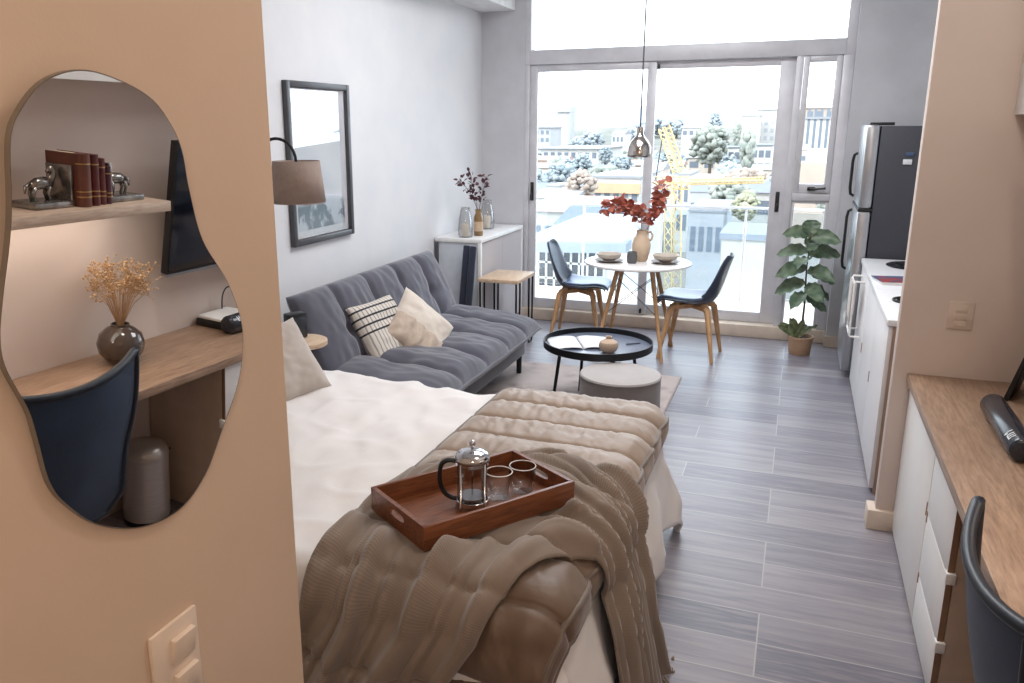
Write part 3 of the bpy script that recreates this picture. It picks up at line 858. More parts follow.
def sprig(name, label, cat, base, tip, bend, n, L, W, leafmat, twigmat, group=None, berries=0, rad=.0025, tspread=.9, start=.45, berrymat=None):
    base, tip = Vector(base), Vector(tip)
    t = thing(name, label, cat, base, 0, group)
    D = tip - base
    pts = [D * (k / 12) + Vector(bend) * math.sin(PI * k / 12) for k in range(13)]
    tw_ = MB().tube(pts, [rad * (1 - .5 * k / 12) for k in range(13)], 6)
    lf = MB(); br = MB()
    for i in range(n):
        q = start + (1 - start) * (i + .5) / n
        k = min(11, int(q * 12)); p = pts[k].lerp(pts[k + 1], q * 12 - k)
        tang = (pts[k + 1] - pts[k]).normalized()
        r = Vector((rnd.uniform(-1, 1), rnd.uniform(-1, 1), rnd.uniform(-.6, .8))).normalized()
        side = (tang * .5 + r * tspread).normalized()
        q2 = p + side * L * rnd.uniform(.2, .7)
        tw_.tube([p, q2], rad * .45, 5)
        leaf_quad(lf, q2, side, Vector((rnd.uniform(-1, 1), rnd.uniform(-1, 1), 1)).normalized(), L * rnd.uniform(.7, 1.2), W * rnd.uniform(.7, 1.2), rnd.uniform(-.2, .5))
        if i < berries: lf.ball(q2 + r * .012, rnd.uniform(.007, .011), 1)  # berries share the leaves mesh and its material
    tw_.build('stem', twigmat, t, smooth=180)
    lf.build('leaves', leafmat, t, smooth=180)
    return t
for tip, bend, lb in (((-2.66, 6.46, 1.37), (.02, 0, .02), 'dried dark red sprig leaning left from the amber bottle vase'), ((-2.58, 6.52, 1.42), (0, 0, 0), 'dried dark red sprig standing upright in the middle of the amber bottle vase'), ((-2.47, 6.60, 1.39), (.0, 0, .0), 'dried dark red sprig leaning right from the amber bottle vase')):
    sprig('dried_sprig', lb, 'dried flower', (-2.50, 6.50, 1.09), tip, bend, 26, .045, .028, 'berry_red', 'twig', 'dried sprigs in the bottle vase', 12, start=.3, berrymat='leaf_dark')

# ------------------------------------------------------------------ side table by the sofa end
st = thing('side_table', 'small side table with pale wood top and black rod legs at the sofa end', 'side table', (-2.195, 6.365, 0))
MB().box((0, 0, .588), (.345, .47, .03), bev=.004).build('table_top', 'oak_board', st)
for sx in (-1, 1):
    for sy in (-1, 1):
        x, y = sx * .155, sy * .17
        MB().tube([(x, y - .05, .573), (x, y - .045, .02), (x, y - .038, .006), (x, y + .038, .006), (x, y + .045, .02), (x, y + .05, .573)], .008, 8).build('leg', 'black_metal', st)

# ------------------------------------------------------------------ rug, coffee table, pouf
def rugmat():
    m, nt, b = newmat('rug_wool')
    v = coords(nt)
    vo = nt.nodes.new('ShaderNodeTexVoronoi'); vo.inputs['Scale'].default_value = 9; nt.links.new(v, vo.inputs['Vector'])
    f1 = ramp(nt, noise_tex(nt, v, 3, 6, .65), .38, .62); f2 = ramp(nt, vo.outputs['Distance'], .1, .7)
    c = mixcol(nt, f1, lin((204, 192, 186)), lin((146, 130, 132)))
    c = mixcol(nt, f2, c, lin((190, 178, 174)))
    nt.links.new(c, b.inputs['Base Color']); b.inputs['Roughness'].default_value = .95
    bump(nt, b, noise_tex(nt, v, 260, 2), .5, .004); MATS['rug_wool'] = m
rugmat()
rg = thing('area_rug', 'faded pinkish grey rug under the coffee table', 'rug', (-1.42, 5.05, 0))
MB().b2(-.73, .73, -.86, .88, .0005, .009, .003).build('pile', 'rug_wool', rg)
M('rug_edge', (186, 172, 166), .9); 
for x in (-.735, .735): MB().tube([(x, -.86, .005), (x, .88, .005)], .0045, 6).build('border', 'rug_edge', rg)
M('tray_blue', (112, 120, 138), .22, nscale=5); 
ct = thing('coffee_table', 'round black tray coffee table standing on the rug', 'coffee table', (-1.13, 5.10, .009))
MB().lathe([(.0, .392), (.343, .392), (.352, .397), (.352, .442), (.346, .442), (.346, .404), (.0, .404)], 72, capb=False, capt=False).build('tray', 'black_metal', ct)
MB().lathe([(.345, .4042), (.345, .4055), (.0, .4055)], 72).build('tray_top', 'tray_blue', ct)
for a in (125, 212, 305, 35):
    c, s = math.cos(R(a)), math.sin(R(a))
    MB().tube([(.25 * c, .25 * s, .394), (.30 * c, .30 * s, .0)], [.012, .010], 10).build('leg', 'black_metal', ct)
mg = thing('magazine', 'open white magazine lying on the round coffee table', 'magazine', (-1.25, 5.10, .4155), R(24))
M('paper', (236, 236, 238), .5, nscale=30, col2=(218, 220, 226))
for sg in (-1, 1):
    MB().grid(lambda u, v: (sg * (.002 + .20 * u), -.15 + .30 * v, .0015 + .012 * math.sin(PI * min(1, u * 1.0) ** .6) + .001), 16, 6).build('page', 'paper', mg, solid=.002)
M('pen_dark', (52, 56, 70), .3)
tag(MB().tube([(-.96, 5.18, .419), (-.88, 5.24, .419)], .004, 8).build('pen', 'pen_dark'), 'dark pen lying beside the beige pot on the coffee table', 'pen')
M('clay_beige', (196, 172, 150), .75, col2=(182, 158, 136), nscale=18, bmp=.15)
pt = MB().lathe([(.0, 0), (.032, 0), (.054, .018), (.062, .044), (.054, .068), (.030, .082), (.018, .088), (.017, .098), (.020, .104), (.013, .104), (.012, .09)], 40, capb=False, capt=False).build('clay_pot', 'clay_beige')
tag(pt, 'round beige clay pot with narrow neck on the coffee table', 'pot'); pt.location = (-1.03, 4.96, .4146)
po = thing('pouf', 'round grey fabric pouf with pale top beside the coffee table', 'pouf', (-.885, 4.63, .009))
MB().lathe([(.225, 0), (.236, .012), (.238, .18), (.236, .355), (.232, .362)], 64).build('body', 'pouf_fabric', po)
MB().lathe([(.232, .362), (.236, .366), (.232, .376), (.20, .384), (.10, .388), (.0, .389)], 64).build('top', 'pouf_top', po)
MB().tube([(.234 * math.cos(a * PI / 36), .234 * math.sin(a * PI / 36), .363) for a in range(72)], .005, 8, closed=True).build('piping', 'pouf_fabric', po, smooth=180)

# ------------------------------------------------------------------ dining table
dt = thing('dining_table', 'round white dining table with splayed wood legs by the window', 'dining table', (-1.15, 6.54, 0))
M('table_white', (238, 236, 234), .25)
MB().lathe([(.0, .728), (.405, .728), (.42, .735), (.42, .746), (.414, .75), (.0, .75)], 80, capb=False, capt=False).build('table_top', 'table_white', dt)
MB().lathe([(.17, .715), (.17, .728)], 40).build('hub_plate', 'black_metal', dt)
tops = []
for sx in (-1, 1):
    for sy in (-1, 1):
        a0, a1 = Vector((sx * .13, sy * .10, .722)), Vector((sx * .27, sy * .27, 0))
        MB().tube([a0, a1], [.020, .013], 14).build('leg', 'oak_light', dt)
        tops.append((a0.lerp(a1, .12), a0.lerp(a1, .52)))
for i, j in ((0, 1), (1, 3), (3, 2), (2, 0)):
    MB().tube([tops[i][0], tops[j][1]], .003, 6).build('wire_brace', 'black_metal', dt)
    MB().tube([tops[i][1], tops[j][0]], .003, 6).build('wire_brace', 'black_metal', dt)

# ------------------------------------------------------------------ shell chairs
M('shell_blue', (58, 67, 86), .30, nscale=4, col2=(53, 61, 80)); M('seat_pad', (96, 116, 150), .30, nscale=4, col2=(88, 108, 142))  # pad's lighter blue carries the window's reflection in its colour
PRX = [(.235, .435, .17), (.225, .452, .20), (.17, .460, .222), (.06, .446, .232), (-.06, .440, .232), (-.14, .452, .225), (-.185, .50, .215), (-.215, .58, .205), (-.24, .67, .20), (-.262, .75, .185), (-.278, .80, .15), (-.286, .825, .09)]
PR = catmull(PRX, 5, False)
def shell_pt(u, v, off=0, ws=1.0):
    i = u * (len(PR) - 1); k = min(int(i), len(PR) - 2)
    p = PR[k].lerp(PR[k + 1], i - k); d = (PR[k + 1] - PR[k])
    tx, tz = d.x, d.y; l = math.hypot(tx, tz) or 1
    nx, nz_ = tz / l, -tx / l                          # inner-face normal (up on the seat, forward on the back)
    if nz_ < 0 and u < .4: nx, nz_ = -nx, -nz_
    s = 2 * v - 1
    cur = (.018 + .05 * math.exp(-((u - .48) / .2) ** 2) + .018 * (u > .5)) * abs(s) ** 2.4
    return (p.x + nx * (cur + off), p.z * ws * s, p.y + nz_ * (cur + off))
def dining_chair(label):
    t = thing('dining_chair', label, 'chair', (0, 0, 0), 0, 'shell chairs at the round dining table')
    MB().grid(lambda u, v: shell_pt(u, v), 56, 25).build('shell', 'shell_blue', t, solid=.010, offset=0, smooth=180)
    MB().grid(lambda u, v: (lambda q: q)(shell_pt(.03 + .40 * u, .06 + .88 * v, .016 + .014 * (max(0, 1 - abs(2 * u - 1) ** 4) * max(0, 1 - abs(2 * v - 1) ** 4)) ** .5, 1.0)), 30, 21).build('seat_pad', 'seat_pad', t, solid=.012, offset=-1, smooth=180)
    for sx in (-1, 1):
        for sy in (-1, 1):
            MB().tube([(sx * .10, sy * .10, .435), (sx * .145, sy * .145, .39), (sx * .21, sy * .21, 0)], [.030, .026, .013], 12).build('leg', 'oak_light', t)
    f = MB(); f.box((0, 0, .412), (.40, .05, .040), rz=R(45), bev=.008); f.box((0, 0, .412), (.40, .05, .039), rz=R(-45), bev=.008)
    f.build('cross_frame', 'oak_light', t)
    return t
ch = dining_chair('blue-grey shell chair with wood legs left of the round table')
place(ch, (-1.71, 6.90, 0), R(4))
c2 = copy_tree(ch); c2['label'] = 'blue-grey shell chair with wood legs right of the round table, nearer the fridge'
place(c2, (-.71, 6.60, 0), R(180 - 4))

# ------------------------------------------------------------------ on the dining table
M('plate_brown', (126, 108, 96), .5); M('bowl_cream', (206, 196, 184), .45, nscale=20); M('cup_grey', (96, 96, 98), .25)
def plate(x, y, z, r, mat, label, group=None):
    o = MB().lathe([(.0, 0), (r * .55, 0), (r * .62, .004), (r, .014), (r, .017), (r * .62, .008), (.0, .007)], 48, capb=False, capt=False).build('plate', mat)
    tag(o, label, 'plate', group); o.location = (x, y, z); return o
def bowl(x, y, z, label):
    o = MB().lathe([(.0, 0), (.05, 0), (.055, .006), (.088, .020), (.100, .046), (.102, .050), (.099, .050), (.086, .024), (.052, .010), (.0, .009)], 44, capb=False, capt=False).build('bowl', 'bowl_cream')
    tag(o, label, 'bowl'); o.location = (x, y, z); return o
plate(-1.36, 6.44, .7505, .115, 'plate_brown', 'brown plate under the cream bowl at the left place setting')
bowl(-1.36, 6.44, .766, 'cream bowl stacked on the brown plate, left place setting')
plate(-.93, 6.52, .7505, .115, 'plate_brown', 'brown plate under the cream bowl at the right place setting')
bowl(-.93, 6.52, .766, 'cream bowl stacked on the brown plate, right place setting')
cup = MB().lathe([(.0, 0), (.032, 0), (.038, .01), (.041, .05), (.037, .09), (.034, .09), (.037, .05), (.033, .012), (.0, .008)], 36, capb=False, capt=False).build('cup', 'cup_grey')
tag(cup, 'dark grey cup between the left bowl and the jug', 'cup'); cup.location = (-1.175, 6.42, .7505)
M('jug_clay', (214, 190, 164), .6, col2=(200, 174, 148), nscale=10)
jg = thing('jug_vase', 'beige clay jug with a small handle holding red leaf branches', 'vase', (-1.13, 6.56, .7505))
MB().lathe([(.0, 0), (.045, 0), (.055, .01), (.072, .09), (.074, .13), (.062, .18), (.044, .205), (.040, .225), (.046, .245), (.040, .245), (.034, .225), (.036, .2)], 44, capb=False, capt=False).build('body', 'jug_clay', jg)
MB().tube([(.043, 0, .23), (.07, 0, .235), (.085, 0, .21), (.08, 0, .18), (.066, 0, .165)], .009, 10).build('handle', 'jug_clay', jg, smooth=180)
M('leaf_red', (196, 118, 98), .55, col2=(168, 92, 76), nscale=30, lo=.4, hi=.6)
for tip, bend, lb, n in (((-1.42, 6.50, 1.17), (0, 0, .10), 'red leaf branch drooping to the left from the beige jug', 34), ((-1.30, 6.60, 1.20), (0, 0, .05), 'red leaf branch rising left of the middle of the beige jug', 26), ((-1.14, 6.48, 1.14), (.0, 0, .04), 'short red leaf branch at the middle of the beige jug', 20), ((-.985, 6.56, 1.36), (.03, 0, -.03), 'tall red leaf branch reaching up to the right from the beige jug', 36)):
    sprig('red_leaf_branch', lb, 'branch', (-1.13, 6.56, .96), tip, bend, int(n * 1.7), .060, .062, 'leaf_red', 'twig', 'red leaf branches in the jug', 0, start=.30, tspread=.8)

# ------------------------------------------------------------------ pendant lamp
pd = thing('pendant_lamp', 'bell shaped chrome pendant lamp hanging over the dining table', 'pendant lamp', (-1.145, 6.36, 1.57))
M('pendant_metal', (196, 188, 182), .14, 1)
MB().lathe([(.086, 0), (.087, .02), (.084, .075), (.066, .115), (.040, .145), (.026, .165), (.024, .215), (.018, .222), (.0, .223)], 52, capb=False, capt=False).build('shade', 'pendant_metal', pd, solid=.002)
MB().tube([(0, 0, .22), (0, 0, 1.73)], .006, 8).build('cord', 'frame_dark', pd)
MB().lathe([(.05, 1.705), (.05, 1.729)], 32).build('ceiling_rose', 'white_plain', pd)
b_ = MB(); b_.ball((0, 0, .06), .032, 3); b_.cyl((0, 0, .08), (0, 0, .16), .016, n=14); b_.build('bulb', 'white_plain', pd)

# ------------------------------------------------------------------ fiddle-leaf plant
M('pot_terracotta', (176, 144, 116), .75, col2=(160, 128, 102), nscale=14, stretch=(1, 1, 6)); M('soil', (66, 52, 44), .9)
M('leaf_green', (112, 130, 104), .42, col2=(80, 102, 82), nscale=16, lo=.4, hi=.6); M('leaf_pale', (120, 128, 92), .5, col2=(92, 104, 72), nscale=16)
pl = thing('potted_plant', 'fiddle-leaf plant in a tan pot on the floor by the window corner', 'plant', (.115, 6.95, 0))
MB().lathe([(.0, 0), (.078, 0), (.082, .006), (.092, .13), (.098, .135), (.098, .15), (.088, .15), (.085, .125), (.0, .12)], 40, capb=False, capt=False).build('pot', 'pot_terracotta', pl)
MB().lathe([(.086, .126), (.06, .132), (.0, .134)], 32).build('soil', 'soil', pl)
MB().tube([(0, 0, .12), (.005, .0, .4), (-.006, .005, .7), (.004, 0, .98)], [.009, .008, .006, .004], 8).build('stem', 'twig', pl, smooth=180)
rnd = random.Random(5)
lf = MB()
def big_leaf(mb, p, az, el, L, W, droop=.35):
    d = Vector((math.cos(az) * math.cos(el), math.sin(az) * math.cos(el), math.sin(el)))
    n = Vector((rnd.uniform(-.35, .35), -.75, .62)); n = (n - d * n.dot(d)).normalized(); s = n.cross(d)
    vs = []; N = 12; K = 7
    for i in range(N):
        t = i / (N - 1)
        w = W * (math.sin(PI * min(1, t ** .8)) ** .65) * (.62 + .5 * t) if 0 < t < 1 else 0.0015
        c = p + d * (L * t) - Vector((0, 0, 1)) * (droop * L * t * t)
        for k in range(K):
            q = 2 * k / (K - 1) - 1
            vs.append(c + s * (w / 2 * q) + n * (.22 * w * abs(q) ** 1.5 + .012 * math.sin(t * 22) * abs(q)))
    fs = [(i * K + k, (i + 1) * K + k, (i + 1) * K + k + 1, i * K + k + 1) for i in range(N - 1) for k in range(K - 1)]
    mb.add(vs, fs)
LV = [(.96, 100, 78, .19, .16), (.95, 195, 25, .24, .15), (.93, 350, 18, .24, .16), (.90, 265, 10, .2, .15), (.82, 170, 12, .25, .15), (.80, 15, 22, .26, .16), (.78, 250, 5, .22, .15), (.70, 200, 4, .25, .16), (.68, 330, 6, .24, .15), (.66, 20, -2, .23, .15), (.58, 185, -5, .23, .15), (.56, 310, -5, .22, .14), (.54, 30, -8, .22, .15), (.50, 240, -12, .2, .13), (.47, 350, -14, .18, .12), (.86, 60, 35, .2, .14)]
for h, az, el, L, W in LV: big_leaf(lf, Vector((0, 0, h)), R(az), R(el), L, W)
lf.build('leaves', 'leaf_green', pl, smooth=180)
lf = MB()
for i in range(11): big_leaf(lf, Vector((-.035 + rnd.uniform(-.02, .02), rnd.uniform(-.03, .02), .13)), R(rnd.uniform(100, 300) if i % 3 else rnd.uniform(-60, 60)), R(rnd.uniform(30, 75)), rnd.uniform(.16, .25), rnd.uniform(.04, .07), .2)
lf.build('small_leaves', 'leaf_pale', pl, smooth=180)
# ------------------------------------------------------------------ tray on the bed
TL_, TW_, TH_ = .55, .325, .075
tz = .646
ty = thing('serving_tray', 'dark wooden serving tray with handle slots lying on the brown throw', 'tray', (-.862, 2.195, tz), R(55.5))
MB().b2(-TL_ / 2 + .01, TL_ / 2 - .01, -TW_ / 2 + .01, TW_ / 2 - .01, 0, .012).build('base', 'walnut', ty)
for s in (-1, 1):
    MB().b2(-TL_ / 2, TL_ / 2, s * (TW_ / 2) - (.014 if s > 0 else 0), s * TW_ / 2 + (.014 if s < 0 else 0), 0, TH_, .003).build('long_side', 'walnut', ty)
    # short side with an oval slot cut through it
    N = 40; hw, hh = TW_ / 2 - .014, TH_ / 2
    vs = []; fs = []
    x0, x1 = (TL_ / 2 - .014, TL_ / 2) if s > 0 else (-TL_ / 2, -TL_ / 2 + .014)
    for xx in (x0, x1):
        for i in range(N):
            a = 2 * PI * i / N; c, q = math.cos(a), math.sin(a)
            k = 1 / max(abs(c), abs(q) * 1.0)
            vs.append((xx, hw * max(-1, min(1, c * k)), hh + hh * max(-1, min(1, q * k))))
        for i in range(N):
            a = 2 * PI * i / N; c, q = math.cos(a), math.sin(a)
            vs.append((xx, .034 * (1 if c > 0 else -1) * (abs(c) > .05) * min(1, abs(c) * 1.3) + .012 * c, hh + .010 + .012 * q))
    for i in range(N):
        j = (i + 1) % N
        fs += [(i, j, N + j, N + i), (2 * N + i, 3 * N + i, 3 * N + j, 2 * N + j), (i, 2 * N + i, 2 * N + j, j), (N + i, N + j, 3 * N + j, 3 * N + i)]
    MB().add(vs, fs).build('short_side', 'walnut', ty)
tz2 = tz + .0122
fp = thing('french_press', 'glass french press with black handle and chrome frame on the tray', 'french press', (-.858, 2.175, tz2), R(24))
MB().lathe([(.0, .012), (.040, .012), (.046, .018), (.046, .150), (.049, .156)], 44, capb=False, capt=False).build('beaker', 'thin_glass', fp, solid=.002)
f = MB().lathe([(.049, .010), (.051, .012), (.051, .024), (.049, .026)], 44, capb=False, capt=False)
f.build('base_ring', 'chrome', fp, solid=.002)
MB().lathe([(.049, .140), (.051, .142), (.051, .150), (.049, .152)], 44, capb=False, capt=False).build('top_ring', 'chrome', fp, solid=.002)
for a in (45, 135, 225, 315):
    c, s_ = math.cos(R(a)), math.sin(R(a))
    MB().tube([(.058 * c, .058 * s_, .003), (.051 * c, .051 * s_, .014), (.0515 * c, .0515 * s_, .150)], [.007, .004, .003], 8).build('strut', 'chrome', fp, smooth=180)
ld = MB().lathe([(.0535, .153), (.055, .156), (.055, .164), (.046, .176), (.028, .183), (.0, .185)], 44).build('lid', 'chrome', fp)
k = MB(); k.tube([(0, 0, .184), (0, 0, .198)], .0035, 8); k.ball((0, 0, .206), .011, 2); k.build('plunger_knob', 'chrome', ld)
MB().tube([(0, 0, .03), (0, 0, .153)], .0025, 8).build('plunger_rod', 'chrome', fp)
MB().lathe([(.0, .03), (.043, .030), (.043, .036), (.0, .036)], 36, capb=False, capt=False).build('filter', 'steel', fp)
h = [(-.050, 0, .150), (-.075, 0, .152), (-.094, 0, .140), (-.100, 0, .11), (-.098, 0, .075), (-.085, 0, .045), (-.066, 0, .030), (-.050, 0, .026)]
MB().tube(catmull(h, 5, False), .0075, 10).build('handle', 'black_plastic', fp, smooth=180)
def tumbler(loc, label):
    t = thing('glass_tumbler', label, 'glass', loc)
    MB().lathe([(.0, .0), (.031, .0), (.034, .004), (.041, .05), (.043, .088), (.0415, .0895), (.040, .088), (.036, .045), (.030, .022), (.0, .018)], 40, capb=False, capt=False).build('glass', 'thin_glass', t)
    MB().tube([(.0418 * math.cos(a * PI / 24), .0418 * math.sin(a * PI / 24), .0885) for a in range(48)], .0016, 6, closed=True).build('rim', 'white_plain', t, smooth=180)
tumbler((-.80, 2.258, tz2), 'clear glass tumbler standing next to the french press on the tray')
tumbler((-.745, 2.33, tz2), 'clear glass tumbler at the far end of the tray')

# ------------------------------------------------------------------ on the desk
sp = thing('bluetooth_speaker', 'black cylinder speaker with a white mark lying on the wood desk', 'speaker', (.735, 3.15, .7505), R(0))
M('speaker_black', (44, 50, 62), .22, nscale=160, col2=(30, 33, 40)); M('mark_white', (232, 234, 238), .5)
f = MB(); rr = .042
f.tube([(0, -.25, .044), (0, -.245, .044), (0, -.235, .044), (0, .235, .044), (0, .245, .044), (0, .25, .044)], [.030, .038, rr, rr, .038, .030], 32)
f.build('body', 'speaker_black', sp)
for y in (-.16, .16): MB().b2(-.025, .025, y - .02, y + .02, 0, .010, .002).build('foot', 'black_plastic', sp)
def on_body(y, a, dr=.0006): return Vector((-(rr + dr) * math.sin(a), y, .044 + (rr + dr) * math.cos(a)))
f = MB()
def stroke(p, q, w=.0045):
    N = 6
    P = [Vector(p).lerp(Vector(q), i / N) for i in range(N + 1)]
    d = (Vector(q) - Vector(p)).normalized(); n_ = Vector((-d.y, d.x))
    vs = []
    for c in P:
        for sg in (-1, 1):
            e = c + n_ * (w / 2 * sg); vs.append(on_body(e.x, e.y / rr))
    f.add(vs, [(2 * i, 2 * i + 1, 2 * i + 3, 2 * i + 2) for i in range(N)])
# (y along the body, arc length round it)
ya, a0 = -.155, .020
stroke((ya, a0), (ya, a0 + .03)); stroke((ya, a0 + .03), (ya - .012, a0 + .018)); 
for k_ in range(3): stroke((ya - .022 - k_ * .014, a0), (ya - .022 - k_ * .014, a0 + .024))
stroke((ya - .022, a0 + .024), (ya - .052, a0 + .024))
f.build('printed_mark', 'mark_white', sp, smooth=0)
ph = thing('photo_frame', 'black photo frame leaning on the desk against the wall corner', 'photo frame', (.862, 3.70, .7505), R(-22))
def snap():
    m, nt, b = newmat('snapshot')
    v = coords(nt)
    f = ramp(nt, noise_tex(nt, v, 22, 4), .42, .58)
    f2 = ramp(nt, noise_tex(nt, v, 9, 3), .45, .6)
    c = mixcol(nt, f, lin((58, 52, 50)), lin((206, 190, 178)))
    nt.links.new(mixcol(nt, f2, c, lin((140, 92, 74))), b.inputs['Base Color']); b.inputs['Roughness'].default_value = .25; MATS['snapshot'] = m
snap()
til = R(14)
def tilt_box(m_, x0, x1, y0, y1, z0, z1, bev=0):
    mm_ = Matrix.Rotation(til, 4, 'Y')
    t_ = MB().b2(x0, x1, y0, y1, z0, z1, bev); m_.add(t_.v, t_.f, mm_); return m_
for y0, y1, z0, z1 in ((-.105, -.08, .0, .28), (.08, .105, .0, .28), (-.08, .08, .0, .025), (-.08, .08, .255, .28)):
    tilt_box(MB(), -.012, .006, y0, y1, z0, z1, .002).build('frame_side', 'black_plastic', ph)
tilt_box(MB(), -.002, .002, -.082, .082, .023, .257).build('photo', 'snapshot', ph)
tilt_box(MB(), .003, .005, -.09, .09, .01, .27).build('backing', 'black_plastic', ph)
MB().tube([(.055, 0, .20), (.062, 0, .0)], .005, 6).build('stand', 'black_plastic', ph)

M('smoke_vase', (84, 72, 64), .12, col2=(66, 56, 50), nscale=8, coat=.6)
sv = MB().lathe([(.0, 0), (.035, 0), (.062, .012), (.086, .045), (.092, .08), (.080, .118), (.052, .142), (.036, .150), (.036, .158), (.031, .158), (.030, .148), (.0, .13)], 48, capb=False, capt=False).build('round_vase', 'smoke_vase')
tag(sv, 'round smoky brown vase on the desk, seen in the mirror', 'vase'); sv.location = (.815, 2.365, .7505)
M('straw', (206, 172, 132), .8, col2=(186, 150, 110), nscale=40)
rnd = random.Random(9)
dg = thing('dried_grass_bunch', 'fluffy straw coloured dried bunch in the round vase, seen in the mirror', 'dried flower', (.815, 2.365, .88))
f = MB(); g_ = MB()
for i in range(60):
    a = rnd.uniform(0, 2 * PI); r_0 = .10 * rnd.random() ** .5; hh = .20 + .10 * rnd.random() - r_0 * .5
    tip = Vector((r_0 * 1.15 * math.cos(a), r_0 * 1.35 * math.sin(a), hh))
    f.tube([(0, 0, 0), tip * .5 + Vector((0, 0, .03)), tip], .0011, 4)
    for _ in range(9):
        q_ = tip + Vector((rnd.gauss(0, .016), rnd.gauss(0, .016), rnd.gauss(0, .016)))
        g_.tube([tip - Vector((0, 0, .02)), q_], .0007, 3)
        g_.ball(q_, rnd.uniform(.003, .006), 1)
f.build('stems', 'straw', dg); g_.build('tufts', 'straw', dg)

# office chair: dark mesh back facing away from the desk, kept as one swivelling thing
fabric('chair_mesh', (30, 52, 80), (22, 40, 64), bscale=420, bmp=.5, rough=.55, sheen=.08)
oc = thing('office_chair', 'dark navy mesh office chair pulled up to the wood desk', 'office chair', (.625, 1.865, 0), R(2))
def back_pt(u, v):
    y = lerp(-.235, .235, u); s = 2 * u - 1
    z = lerp(.29, .91, v) + .05 * (u - .45) * v - .035 * (1 - s * s) * v + .03 * (1 - v) * (1 - abs(s)) * -1
    w = 1 - .12 * math.exp(-((v - .42) / .22) ** 2) - .25 * max(0, .12 - v) / .12
    x = -.035 + .05 * s * s * v - .03 * math.sin(PI * v) - .175 * v
    return (x, y * w, z)
MB().grid(back_pt, 40, 40).build('backrest', 'chair_mesh', oc, solid=.010, smooth=180)
edge = [back_pt(i / 30, 1) for i in range(31)] + [back_pt(1, 1 - i / 30) for i in range(1, 31)] + [back_pt(1 - i / 30, 0) for i in range(1, 31)] + [back_pt(0, i / 30) for i in range(1, 30)]
M('frame_navy', (24, 32, 44), .4)
MB().tube(edge, .015, 10, closed=True).build('back_frame', 'frame_navy', oc, smooth=180)
pillow(.46, .46, .09, 2).build('seat', 'chair_mesh', oc, smooth=180).location = (.16, 0, .46)
MB().tube([(-.125, 0, .62), (-.085, 0, .45), (-.03, 0, .40), (.05, 0, .40)], .018, 10).build('back_support', 'black_plastic', oc, smooth=180)
MB().cyl((.05, 0, .10), (.05, 0, .42), .024, n=20).build('gas_lift', 'black_metal', oc)
kn = MB(); kn.tube([(.10, .22, .415), (.10, .27, .415)], [.02, .026], 16); kn.build('tilt_knob', 'steel', oc)
for k_ in range(5):
    a = 2 * PI * k_ / 5 + .5
    c, s_ = math.cos(a), math.sin(a)
    sp_ = MB().tube([(.05, 0, .12), (.05 + .13 * c, .13 * s_, .105), (.05 + .26 * c, .26 * s_, .07)], [.026, .021, .014], 10).build('base_spoke', 'black_plastic', oc, smooth=180)
    MB().cyl((.05 + .26 * c - .018 * s_, .26 * s_ + .018 * c, .028), (.05 + .26 * c + .018 * s_, .26 * s_ - .018 * c, .028), .027, n=18).build('caster', 'black_plastic', sp_)

M('bin_steel', (196, 186, 178), .3, .5, stretch=(1, 1, 10), nscale=14)
tb = thing('pedal_bin', 'brushed steel pedal bin under the desk, seen in the mirror', 'bin', (.81, 2.46, 0))
MB().lathe([(.0, .0), (.098, 0), (.10, .006), (.10, .022)], 40, capb=False).build('base', 'black_plastic', tb)
MB().lathe([(.095, .022), (.097, .024), (.097, .30), (.095, .302)], 40).build('body', 'bin_steel', tb)
MB().lathe([(.099, .303), (.099, .318), (.085, .348), (.05, .366), (.0, .372)], 40).build('lid', 'bin_steel', tb)
MB().b2(-.135, -.09, -.025, .025, .012, .022, .004).build('pedal', 'black_plastic', tb)
MB().tube([(-.02, .095, .28), (-.02, .125, .29), (.02, .125, .29), (.02, .095, .28)], .005, 8).build('carry_handle', 'black_plastic', tb, smooth=180)

# books and bookends on the shelf
M('book_brown', (104, 58, 44), .5, col2=(86, 46, 34), nscale=10); M('book_maroon', (92, 34, 34), .45, col2=(76, 26, 28), nscale=10); M('book_purple', (78, 40, 52), .5); M('page_cream', (222, 206, 180), .8); M('gilt', (190, 160, 100), .35, .8)
def book(y, th, dep, h, mat, label):
    b = thing('book', label, 'book', (.80, y, 1.4045), 0, 'books between the horse bookends on the shelf')
    MB().b2(-dep / 2 + .004, dep / 2 - .003, .003, th - .003, .003, h - .003).build('pages', 'page_cream', b)
    f = MB(); f.b2(-dep / 2, dep / 2, 0, .003, 0, h); f.b2(-dep / 2, dep / 2, th - .003, th, 0, h)
    f.build('cover', mat, b)
    s_ = MB().tube([(-dep / 2 + .002, th / 2, 0), (-dep / 2 + .002, th / 2, h)], th / 2, 16).build('spine', mat, b)
    for z in (.18, .28, .80): MB().tube([(-dep / 2 + .002, th / 2, h * z), (-dep / 2 + .002, th / 2, h * z + .004)], th / 2 + .0012, 16).build('spine_band', 'gilt', s_)
for y, th, dep, h, mat, lb in ((2.125, .052, .15, .185, 'book_brown', 'brown leather book, thickest of the row on the wall shelf'), (2.180, .036, .15, .18, 'book_maroon', 'maroon book beside the thick brown one on the wall shelf'), (2.219, .030, .14, .165, 'book_maroon', 'maroon book between the taller maroon and the purple book'), (2.252, .024, .14, .135, 'book_purple', 'short purple book next to the right bookend on the shelf')):
    book(y, th, dep, h, mat, lb)
M('silver', (168, 164, 160), .22, .85, col2=(110, 106, 102), nscale=18)
